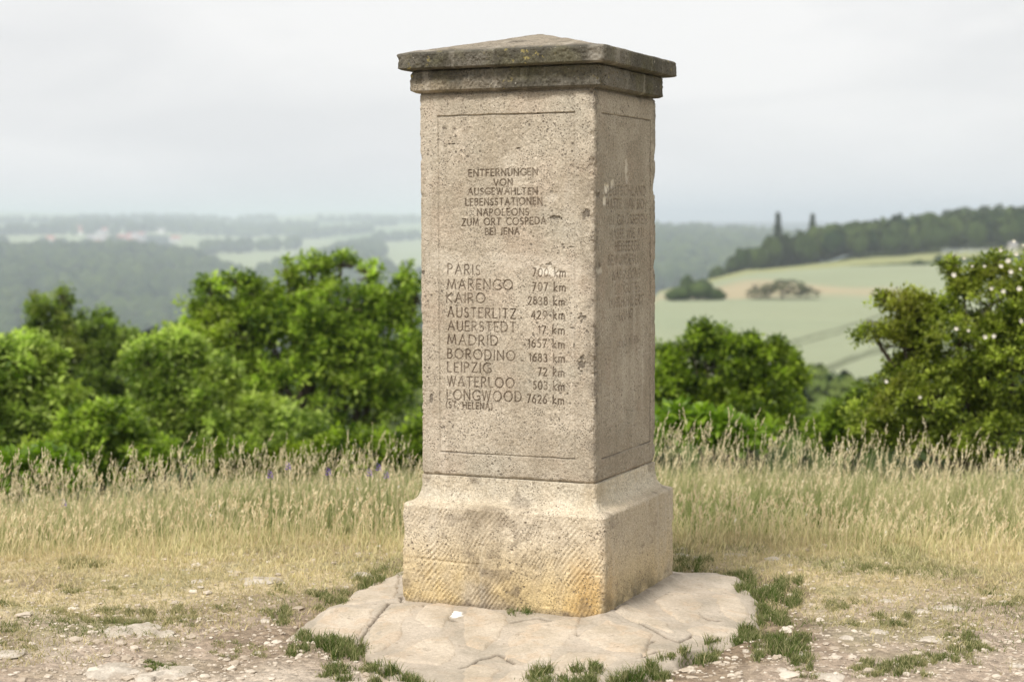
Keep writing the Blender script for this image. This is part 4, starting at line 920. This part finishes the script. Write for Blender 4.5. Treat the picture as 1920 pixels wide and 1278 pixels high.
# ------------------------------------------------------------------ bushes and trees near by
M_BARK = mat_plain('bark', (.07, .055, .04), (.15, .12, .09), 25, .95, .1, .01)
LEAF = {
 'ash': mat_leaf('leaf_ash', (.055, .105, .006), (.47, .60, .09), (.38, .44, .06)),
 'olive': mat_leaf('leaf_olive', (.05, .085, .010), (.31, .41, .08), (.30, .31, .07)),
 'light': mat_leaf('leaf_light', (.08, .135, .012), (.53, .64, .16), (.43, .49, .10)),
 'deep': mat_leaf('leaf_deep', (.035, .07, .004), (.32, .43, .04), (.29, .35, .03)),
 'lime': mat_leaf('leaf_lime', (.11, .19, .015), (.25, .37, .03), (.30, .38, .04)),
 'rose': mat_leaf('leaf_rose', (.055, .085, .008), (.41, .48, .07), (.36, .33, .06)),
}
def leaf_tree(name, px, r, lobes, nclump, per, leaf, csize, mat, lab, cat='bush', flowers=None, gap=.2, upb=.35):
    """lobes: (px, py, rx, ry) ellipsoids seen at distance r, turned into metres; crown made of leaf clumps carried by limbs"""
    x0, y0 = PX(px, r); zg = float(Zf(x0, y0)); e = empty(name, (x0, y0, zg), lab, cat)
    sc = r / FP; Lb = []; a0 = math.atan((px - 960) / FP); ax = np.array([math.cos(a0), -math.sin(a0), 0]); bx = np.array([math.sin(a0), math.cos(a0), 0])
    for (lx, ly, rx, ry) in lobes:
        Lb.append((np.array([(lx - px) * sc, 0, EYE - (ly - 415.0) * sc - zg]), rx * sc, ry * sc))
    A_ = np.array([l[1] * l[2] for l in Lb]); A_ /= A_.sum()
    tr = Acc(); lowest = min(l[0][2] for l in Lb)
    crotch = np.array([0, 0, max(.25 * lowest, .3)]); rad = (.05 if cat == 'tree' else .018) + .008 * max(l[0][2] for l in Lb)
    V, F = tube([(0, 0, -.2), (.03, 0, crotch[2] * .5), crotch], [rad * 1.3, rad, rad * .85], 9); tr.add(V, F)
    cl = []; rs = np.random.default_rng(int(px) + 5)
    for li, (c, rx, ry) in enumerate(Lb):
        c = c + np.array([0, rs.uniform(-.3, .3) * rx, 0]); mid = (crotch + c) / 2 + rs.normal(0, .1, 3) * rx
        V, F = tube([crotch * .9, mid, c], [rad * .6, rad * .4, rad * .2], 7); tr.add(V, F)
        nc = max(6, int(nclump * A_[li]))
        d = rs.normal(size=(nc, 3)); d /= np.linalg.norm(d, axis=1)[:, None]
        rr_ = rs.uniform(.35, 1.0, nc) ** .45
        lump = 1 + .34 * fbm(d[:, 0] * 1.0 + li, d[:, 1], d[:, 2], 2.4, 2, 7)
        p = c + d * (rr_ * lump)[:, None] * np.array([rx, min(rx, ry * 1.3) * .9, ry]); cl.append(p)
        for j in range(0, nc, max(1, nc // 12)):
            mdl = (c + p[j]) / 2 + rs.normal(0, .04, 3); V, F = tube([c, mdl, p[j]], [rad * .18, rad * .10, rad * .04], 5); tr.add(V, F)
    P = np.vstack(cl)
    hole = fbm(P[:, 0] + px, P[:, 1], P[:, 2], 1.1 / (csize * 3), 2, 3); P = P[hole > -gap - .25]
    n = len(P); cs = csize * rs.uniform(.6, 1.25, n)
    pc = np.repeat(P, per, 0); s_ = np.repeat(cs, per); N_ = len(pc)
    d = rs.normal(size=(N_, 3)); d[:, 2] = d[:, 2] * .75 + upb; d /= np.linalg.norm(d, axis=1)[:, None]
    root = pc + d * (s_ * rs.uniform(.0, .75, N_))[:, None]; ln = leaf * rs.uniform(.65, 1.3, N_)
    dr = d * .8 + rs.normal(0, .45, (N_, 3)); dr[:, 2] -= .1; dr /= np.linalg.norm(dr, axis=1)[:, None]
    side = np.cross(dr, np.array([0, 0, 1.0]) + rs.normal(0, .45, (N_, 3))); side /= np.linalg.norm(side, axis=1)[:, None] + 1e-9
    nrm = np.cross(side, dr); wd = ln * .27
    Q = np.stack([root, root + dr * (ln * .45)[:, None] + side * wd[:, None] + nrm * (wd * .3)[:, None], root + dr * ln[:, None], root + dr * (ln * .45)[:, None] - side * wd[:, None] + nrm * (wd * .3)[:, None]], 1).reshape(-1, 3)
    base = (np.arange(N_) * 4)[:, None, None]; F = (base + np.array([[0, 1, 2], [0, 2, 3]])[None]).reshape(-1, 3)
    tint = np.clip(np.repeat(rs.choice([.05, .3, .55, 1.05], n, p=[.3, .27, .23, .2]) + rs.normal(0, .08, n), per) + rs.normal(0, .15, N_), 0, 1)  # random clump tones: highlights and shaded gaps put into the leaf colour
    rot = np.stack([ax, bx, np.array([0, 0, 1.])])       # local frame -> world axes
    Q = Q @ rot
    trV = [v @ rot for v in tr.V]; tr.V = trV
    tr.build('trunk', M_BARK, e, True)
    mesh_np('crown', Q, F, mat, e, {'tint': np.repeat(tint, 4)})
    return e, P @ rot, cs
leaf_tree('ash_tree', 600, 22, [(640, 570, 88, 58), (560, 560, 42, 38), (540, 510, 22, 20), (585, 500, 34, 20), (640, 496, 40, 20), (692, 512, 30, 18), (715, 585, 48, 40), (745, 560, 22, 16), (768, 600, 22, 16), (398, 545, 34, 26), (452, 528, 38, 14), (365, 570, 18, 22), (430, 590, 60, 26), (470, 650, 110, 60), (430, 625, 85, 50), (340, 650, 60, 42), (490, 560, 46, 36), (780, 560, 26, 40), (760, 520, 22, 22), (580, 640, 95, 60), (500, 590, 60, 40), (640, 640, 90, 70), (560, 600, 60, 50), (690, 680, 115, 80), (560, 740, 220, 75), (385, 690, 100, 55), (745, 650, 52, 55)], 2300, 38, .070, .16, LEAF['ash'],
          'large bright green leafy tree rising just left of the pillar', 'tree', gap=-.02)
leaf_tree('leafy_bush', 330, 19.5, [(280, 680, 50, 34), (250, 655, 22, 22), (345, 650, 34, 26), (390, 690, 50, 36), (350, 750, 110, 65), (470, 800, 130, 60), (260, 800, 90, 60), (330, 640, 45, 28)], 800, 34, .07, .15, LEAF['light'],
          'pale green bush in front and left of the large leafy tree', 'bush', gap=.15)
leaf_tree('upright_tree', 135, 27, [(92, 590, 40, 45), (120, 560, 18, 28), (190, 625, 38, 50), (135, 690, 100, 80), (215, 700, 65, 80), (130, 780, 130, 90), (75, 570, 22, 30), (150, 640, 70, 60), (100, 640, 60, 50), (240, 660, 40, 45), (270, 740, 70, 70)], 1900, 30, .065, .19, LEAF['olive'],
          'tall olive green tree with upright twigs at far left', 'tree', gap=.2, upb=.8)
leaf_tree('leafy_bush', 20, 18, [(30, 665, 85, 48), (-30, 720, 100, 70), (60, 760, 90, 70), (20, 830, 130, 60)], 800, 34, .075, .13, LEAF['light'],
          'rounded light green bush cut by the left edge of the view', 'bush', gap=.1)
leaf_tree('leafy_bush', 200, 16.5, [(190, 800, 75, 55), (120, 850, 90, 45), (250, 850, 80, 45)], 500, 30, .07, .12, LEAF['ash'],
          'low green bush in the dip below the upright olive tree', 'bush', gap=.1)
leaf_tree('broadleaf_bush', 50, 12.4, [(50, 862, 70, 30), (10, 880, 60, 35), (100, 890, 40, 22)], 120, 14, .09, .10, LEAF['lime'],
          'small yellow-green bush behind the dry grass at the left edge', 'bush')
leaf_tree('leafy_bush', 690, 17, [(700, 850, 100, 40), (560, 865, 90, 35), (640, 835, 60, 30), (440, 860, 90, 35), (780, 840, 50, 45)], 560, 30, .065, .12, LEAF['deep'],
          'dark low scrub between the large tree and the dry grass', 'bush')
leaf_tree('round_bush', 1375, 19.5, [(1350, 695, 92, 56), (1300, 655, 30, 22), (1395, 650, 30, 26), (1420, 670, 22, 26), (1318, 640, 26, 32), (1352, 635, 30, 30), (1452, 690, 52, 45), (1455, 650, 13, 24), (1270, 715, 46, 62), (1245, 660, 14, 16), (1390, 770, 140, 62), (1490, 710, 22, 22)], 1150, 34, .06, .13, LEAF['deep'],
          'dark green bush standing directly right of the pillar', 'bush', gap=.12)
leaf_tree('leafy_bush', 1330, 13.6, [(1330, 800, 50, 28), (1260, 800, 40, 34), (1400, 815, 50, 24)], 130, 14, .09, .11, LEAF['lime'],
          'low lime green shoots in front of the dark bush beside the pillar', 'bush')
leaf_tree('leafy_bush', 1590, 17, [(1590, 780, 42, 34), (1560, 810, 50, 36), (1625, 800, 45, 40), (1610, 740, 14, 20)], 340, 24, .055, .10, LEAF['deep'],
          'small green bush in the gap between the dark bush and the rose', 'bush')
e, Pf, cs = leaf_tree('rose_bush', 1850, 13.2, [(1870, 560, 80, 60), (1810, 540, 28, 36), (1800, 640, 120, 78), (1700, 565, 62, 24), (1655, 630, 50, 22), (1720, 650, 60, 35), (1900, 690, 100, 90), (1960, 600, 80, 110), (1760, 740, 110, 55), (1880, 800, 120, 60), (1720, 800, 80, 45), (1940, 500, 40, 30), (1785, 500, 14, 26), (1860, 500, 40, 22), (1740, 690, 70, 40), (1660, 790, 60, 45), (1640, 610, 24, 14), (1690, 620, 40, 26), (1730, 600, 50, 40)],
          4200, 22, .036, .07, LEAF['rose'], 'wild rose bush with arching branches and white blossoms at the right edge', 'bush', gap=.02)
M_PET = mat_plain('white_petal', (.50, .47, .37), (.66, .62, .54), 30, .6, .3)
sel = Pf[(Pf[:, 1] < .3)]
spots = [(1807, 486), (1822, 500), (1788, 516), (1874, 470), (1890, 490), (1905, 478), (1912, 505), (1895, 510), (1860, 540), (1882, 545), (1912, 540), (1794, 614), (1817, 617), (1915, 598), (1848, 628), (1866, 626), (1846, 500), (1663, 712), (1728, 740), (1900, 455), (1918, 462), (1876, 500), (1935, 520), (1925, 490)]
for k, (u, v) in enumerate(spots):
    rr = 12.55 + .25 * math.sin(k * 2.1); x, y = PX(u, rr); z = EYE - (v - 415) / FP * rr
    p = np.array([x, y, z]) - np.array(e.location); ac = Acc(); rs = np.random.default_rng(k)
    fc = np.array([rs.normal(0, .4), -1 + rs.normal(0, .2), .5]); fc /= np.linalg.norm(fc); a_ = np.cross(fc, (0, 0, 1)); a_ /= np.linalg.norm(a_); b_ = np.cross(fc, a_)
    s2 = rs.uniform(.010, .020)
    for j in range(5):
        th = j * 1.2566; d = a_ * math.cos(th) + b_ * math.sin(th); sdv = -a_ * math.sin(th) + b_ * math.cos(th)
        ac.add([p, p + d * s2 * .6 + sdv * s2 * .5 + fc * .004, p + d * s2 * 1.1 + fc * .010, p + d * s2 * .6 - sdv * s2 * .5 + fc * .004], [(0, 1, 2, 3)])
    ac.build('blossom', M_PET, e)

# ------------------------------------------------------------------ woods and far things
def mat_wood(name, a, b):
    q = M(name); t = q.attr('tint'); col = q.mix(t, a, b); col = q.mix(.5, col, q.mix(q.noise(.9, 3), (.5, .5, .5), (1.5, 1.5, 1.5)), 'MULTIPLY'); return q.done(col, .95, .1)
M_WOOD = mat_wood('wood_foliage', (.014, .032, .008), (.075, .105, .025)); M_FIR = mat_wood('fir_foliage', (.016, .030, .016), (.045, .065, .028))
M_THICK = mat_wood('thicket_foliage', (.035, .06, .014), (.15, .20, .045))
def crown_cards(V, n, size, rs, tilt=.6):
    """n leaf sprays over the points of a lumpy ellipsoid (unit)"""
    d = rs.normal(size=(n, 3)); d /= np.linalg.norm(d, axis=1)[:, None]; d[:, 2] = np.where(d[:, 2] < -.5, -d[:, 2], d[:, 2])
    rad = (.78 + .30 * fbm(d[:, 0] + V, d[:, 1], d[:, 2], 2.2, 2, 5)) * rs.uniform(.8, 1.05, n); p = d * rad[:, None]
    a = rs.normal(size=(n, 3)); a -= (a * d).sum(1)[:, None] * d * .6; a /= np.linalg.norm(a, axis=1)[:, None]; b = np.cross(d + rs.normal(0, .4, (n, 3)), a); b /= np.linalg.norm(b, axis=1)[:, None]
    s = size * rs.uniform(.6, 1.3, (n, 1)); Q = np.stack([p - a * s, p + b * s * .7 + d * s * .2, p + a * s, p - b * s * .7 + d * s * .2], 1).reshape(-1, 3)
    F = ((np.arange(n) * 4)[:, None, None] + np.array([[0, 1, 2], [0, 2, 3]])[None]).reshape(-1, 3); return Q, F
def wood(name, pts, H, lab, kind_cards=True, ncard=90, mat=None, sub=1, taper=None):
    """pts (n,2). One mass of trees: trunks hidden in the canopy, crowns uneven"""
    rs = np.random.default_rng(len(pts)); ac = Acc(); var = []
    for k in range(6):
        V, F = ICO[sub]; V = V * (1 + .30 * fbm(V[:, 0] + k * 9, V[:, 1], V[:, 2], 1.8, 3, k))[:, None]
        if kind_cards:
            Q, FQ = crown_cards(k * 9, ncard, .22, rs); var.append((np.vstack([V * .78, Q]), np.vstack([F, FQ + len(V)])))
        else: var.append((V, F))
    zz = Zf(pts[:, 0], pts[:, 1])
    for i, (x, y) in enumerate(pts):
        V, F = var[rs.integers(6)]; h = H * rs.uniform(.7, 1.2) * (taper(960 + FP * x / y) if taper else 1); w_ = h * rs.uniform(.32, .5); th = rs.uniform(0, 6.28); c, s = math.cos(th), math.sin(th)
        X = np.stack([(V[:, 0] * c - V[:, 1] * s) * w_ + x, (V[:, 0] * s + V[:, 1] * c) * w_ + y, V[:, 2] * h * .48 + zz[i] + h * .5], -1)
        ac.add(X, F, np.clip(rs.normal(.45, .28), 0, 1))
    o = ac.build(name, mat or M_WOOD); tag(o, lab, 'wood', kind='stuff')
def in_patch(poly, n, seed, jit=0):
    poly = [(a, b * 1.6 if b >= 880 else b) for a, b in poly]
    """random points inside polygon given as (photo column, distance)"""
    P = np.array(poly, float); rs = np.random.default_rng(seed); out_ = []
    lo, hi = P.min(0), P.max(0); tot = 0
    while tot < n:
        q = lo + (hi - lo) * rs.uniform(0, 1, (n * 2, 2)); rr = q[:, 1]
        k = (poly_sd(P * [1, 1], q[:, 0], q[:, 1]) > 0) & (rs.uniform(0, 1, len(q)) < rr / hi[1]); q = q[k]; out_.append(q); tot += len(q)
    q = np.vstack(out_)[:n]; a = np.arctan((q[:, 0] - 960) / FP); return np.stack([q[:, 1] * np.sin(a), q[:, 1] * np.cos(a)], -1)
wood('ridge_wood', in_patch([(1328, 500), (1350, 510), (1500, 545), (1700, 570), (1960, 585), (2250, 590), (2250, 760), (1900, 760), (1650, 740), (1500, 690), (1400, 600), (1335, 540)], 560, 3), 11.5, 'dark wood along the low ridge above the crop field', taper=lambda p: .42 + .58 * float(sst(1325, 1520, p)))
wood('wooded_slope', in_patch([(-400, 890), (-400, 1600), (150, 1620), (330, 1600), (375, 1560), (440, 1420), (520, 1250), (560, 900)], 3400, 4), 21, 'blue-green wooded hillside across the valley at left', False, sub=1)
wood('valley_wood', in_patch([(470, 1420), (540, 1520), (600, 1700), (640, 2050), (715, 2150), (720, 1850), (690, 1550), (800, 1350), (820, 1000), (560, 1000)], 1500, 5), 21, 'strip of bluish wood climbing between the far pale fields', False, sub=1)
wood('far_wood', np.vstack([in_patch([(270, 2650), (560, 2650), (600, 3050), (420, 3250), (290, 3200)], 500, 6), in_patch([(-100, 3200), (180, 3300), (180, 3500), (-100, 3500)], 120, 7),
     in_patch([(560, 2500), (700, 2750), (700, 2850), (560, 2600)], 90, 8), in_patch([(700, 3150), (745, 3150), (745, 3350), (700, 3350)], 50, 9),
     in_patch([(90, 2450), (280, 2450), (280, 3000), (90, 3000)], 130, 10), in_patch([(-200, 1960), (260, 1960), (240, 2010), (-200, 2010)], 40, 12),
     in_patch([(380, 1800), (560, 2080), (560, 2130), (380, 1850)], 60, 31), in_patch([(700, 2300), (1000, 2450), (1000, 2520), (700, 2370)], 80, 32), in_patch([(-100, 2350), (120, 2500), (120, 2560), (-100, 2420)], 60, 33), in_patch([(600, 3500), (900, 3500), (900, 3750), (600, 3750)], 160, 34), in_patch([(150, 3700), (520, 3700), (520, 3900), (150, 3900)], 160, 35)]), 22, 'pale hazy woods and hedges near the distant village', False, sub=1)
wood('hazy_slope', in_patch([(1000, 1000), (1500, 1000), (1500, 1850), (1000, 1850)], 2200, 13), 20, 'hazy blue wooded hill just right of the pillar', False, sub=1)
wood('valley_hedge', in_patch([(1150, 105), (1850, 105), (1950, 150), (1150, 150)], 130, 14), 6.4, 'dark green thicket at the bottom of the crop field', True, 220, M_THICK)
wood('hillside_thicket', in_patch([(-100, 120), (760, 120), (760, 190), (-100, 190)], 150, 15), 9.0, 'belt of green trees below the valley woods at left', True, 260, M_THICK)

def lone(name, px, r, w_px, h_px, lab, cat, mat, fir=False, n=260, sparse=False, seed=0):
    x, y = PX(px, r); z = float(Zf(x, y)); W = w_px * r / FP; H = h_px * r / FP; rs = np.random.default_rng(seed + int(px)); e = empty(name, (x, y, z), lab, cat)
    V, F = tube([(0, 0, -.3), (0, 0, H * (.9 if fir else .4))], [max(W * .02, .12), .05], 7); mesh_np('trunk', V, F, M_BARK, e)
    if fir:
        t = rs.uniform(0, 1, n) ** .8; th = rs.uniform(0, 6.28, n); rad = W / 2 * (1 - t) ** 1.0 * rs.uniform(.5, 1.05, n) + .15
        p = np.stack([np.cos(th) * rad, np.sin(th) * rad, H * (.06 + .93 * t)], -1); a = np.stack([np.cos(th), np.sin(th), -.45 + 0 * th], -1); b = np.stack([-np.sin(th), np.cos(th), 0 * th], -1)
        s = (H * .055 * rs.uniform(.7, 1.2, n))[:, None]; Q = np.stack([p - a * s, p + b * s * .6, p + a * s, p - b * s * .6], 1).reshape(-1, 3)
        F = ((np.arange(n) * 4)[:, None, None] + np.array([[0, 1, 2], [0, 2, 3]])[None]).reshape(-1, 3)
    else:
        Q, F = [], []; k0 = 0
        for (ox, oz, sc_) in ((-.25, .30, .70), (.05, .42, .85), (.28, .28, .65), (-.40, .18, .5), (.40, .18, .48)):
            q, f = crown_cards(ox * 7, n // 4, .13, rs); q = q * np.array([W / 2 * sc_, W / 2 * sc_, H * .62 * sc_]) + np.array([ox * W, 0, oz * H]); Q.append(q); F.append(f + k0); k0 += len(q)
            if not sparse: v, f = ICO[1]; Q.append(v * np.array([W / 2 * sc_, W / 2 * sc_, H * .6 * sc_]) * .75 + np.array([ox * W, 0, oz * H])); F.append(f + k0); k0 += len(v)
        Q = np.vstack(Q); F = np.vstack(F)
    mesh_np('crown', Q, F, mat, e, {'tint': np.clip(rs.normal(.45, .25, len(Q)), 0, 1)})
lone('fir_tree', 1458, 560, 32, 104, 'left of the two dark conifers standing above the ridge wood', 'tree', M_FIR, True, 420)
lone('fir_tree', 1523, 575, 36, 94, 'right of the two dark conifers standing above the ridge wood', 'tree', M_FIR, True, 420)
lone('field_bush', 1305, 352, 100, 40, 'dense rounded bush alone in the crop field beside the bare soil', 'bush', M_WOOD)
lone('field_bush', 1468, 356, 118, 42, 'thin grey-green bush clump on the strip of bare soil', 'bush', mat_wood('dry_foliage', (.045, .055, .025), (.12, .13, .055)), False, 520, True)
lone('field_bush', 1722, 490, 26, 12, 'tiny dark bush on the rough grass above the crop', 'bush', M_WOOD)
lone('field_bush', 1760, 520, 16, 14, 'tiny upright bush right of the dark one above the crop', 'bush', M_WOOD, seed=3)
lone('field_tree', 1289, 420, 26, 34, 'small tree at the left foot of the ridge wood', 'tree', M_WOOD)
lone('field_bush', 1316, 425, 34, 18, 'low bush right of the small tree at the foot of the ridge wood', 'bush', M_WOOD)

M_WALL = mat_plain('house_wall', (.74, .72, .68), (.82, .80, .76), .5); M_RR = mat_plain('red_roof', (.42, .14, .09), (.50, .19, .12), .5); M_GR = mat_plain('grey_roof', (.28, .27, .27), (.36, .34, .33), .5)
def house(px, r, w_, d, h, rot, red, lab, name='village_house', group='houses of the distant village'):
    x, y = PX(px, r); z = float(Zf(x, y)); e = empty(name, (x, y, z), lab, 'house', group); e.rotation_euler = (0, 0, rot)
    X, Y = w_ / 2, d / 2; V = [(-X, -Y, -1), (X, -Y, -1), (X, Y, -1), (-X, Y, -1), (-X, -Y, h), (X, -Y, h), (X, Y, h), (-X, Y, h), (-X, 0, h + d * .42), (X, 0, h + d * .42)]
    a = Acc(); a.add(V, [(0, 1, 5, 4), (1, 2, 6, 5), (2, 3, 7, 6), (3, 0, 4, 7)]); a.add(V, [(4, 8, 7), (5, 6, 9)]); a.build('wall', M_WALL, e)
    q = .4; R_ = np.array([(-X - q, -Y - q, h - .3), (X + q, -Y - q, h - .3), (X + q, 0, h + d * .42 + .15), (-X - q, 0, h + d * .42 + .15), (-X - q, Y + q, h - .3), (X + q, Y + q, h - .3)])
    R2 = R_ + np.array([0, 0, .3]); V = np.vstack([R_, R2]); a = Acc()
    a.add(V, [(6, 7, 8, 9), (9, 8, 11, 10), (0, 3, 2, 1), (3, 4, 5, 2), (0, 1, 7, 6), (5, 4, 10, 11), (1, 2, 8, 7), (2, 5, 11, 8), (3, 0, 6, 9), (4, 3, 9, 10)]); a.build('roof', M_RR if red else M_GR, e)
rs = random.Random(4)
hs = [(97, 2150), (108, 2120)] + [(rs.uniform(170, 275), rs.uniform(2060, 2380)) for _ in range(26)] + [(rs.uniform(125, 200), rs.uniform(2450, 2700)) for _ in range(7)] + [(305, 2640), (330, 2250), (392, 2850), (405, 2900), (418, 2820), (430, 2900)]
for hi_, (px, r) in enumerate(hs):
    red = rs.random() < .4; where = 'set apart on the pale field left of the village' if hi_ < 2 else 'in the main rows of the distant village' if hi_ < 28 else 'at the upper edge of the distant village' if hi_ < 35 else 'among the hazy trees right of the distant village'
    house(px, r * 1.6, rs.uniform(12, 22), rs.uniform(9, 12), rs.uniform(6, 10), rs.uniform(-.6, .6), red, ('white house with a red roof ' if red else 'white house with a grey roof ') + where)
house(1898, 575, 2.1, 1.8, 1.4, .2, False, 'tiny white hut at the edge of the ridge wood on the far right', 'white_hut', None)
def rail_fence():
    x, y = PX(1812, 560); z = float(Zf(x, y)); e = empty('field_fence', (x, y, z), 'pale low rail fence in front of the ridge wood at right', 'fence'); mt = mat_plain('pale_metal', (.45, .50, .52), (.55, .6, .6), 2, .5)
    bv, bf = np.array([(a, b, c) for a in (-.5, .5) for b in (-.5, .5) for c in (-.5, .5)]), np.array([(0, 1, 3, 2), (4, 6, 7, 5), (0, 4, 5, 1), (2, 3, 7, 6), (0, 2, 6, 4), (1, 5, 7, 3)])
    for k in range(6): mesh_np('post', bv * [.15, .15, 1.9] + [-7.5 + 3 * k, 0, .8], bf, mt, e)
    for k in range(3): mesh_np('rail', bv * [15.2, .08, .16] + [0, -.12, .55 + .5 * k], bf, mt, e)
rail_fence()

# ------------------------------------------------------------------ air
def haze():
    V = np.array([(a, b, c) for a in (-19000, 19000) for b in (-19000, 19000) for c in (-175, 78)], float)
    F = np.array([(0, 1, 3, 2), (4, 6, 7, 5), (0, 4, 5, 1), (2, 3, 7, 6), (0, 2, 6, 4), (1, 5, 7, 3)])
    mt = bpy.data.materials.new('haze'); mt.use_nodes = True; t = mt.node_tree; t.nodes.clear(); o = t.nodes.new('ShaderNodeOutputMaterial'); v = t.nodes.new('ShaderNodeVolumePrincipled')
    v.inputs['Color'].default_value = (.82, .905, 1, 1); v.inputs['Density'].default_value = .00027; v.inputs['Anisotropy'].default_value = 0.0
    t.links.new(v.outputs[0], o.inputs['Volume'])
    ob = mesh_np('haze', V, F, mt); ob['kind'] = 'stuff'; ob['label'] = 'thin summer haze filling the valley air'
haze()
print('tris', sum(len(o.data.loops) - 2 * len(o.data.polygons) for o in bpy.data.objects if o.type == 'MESH'))
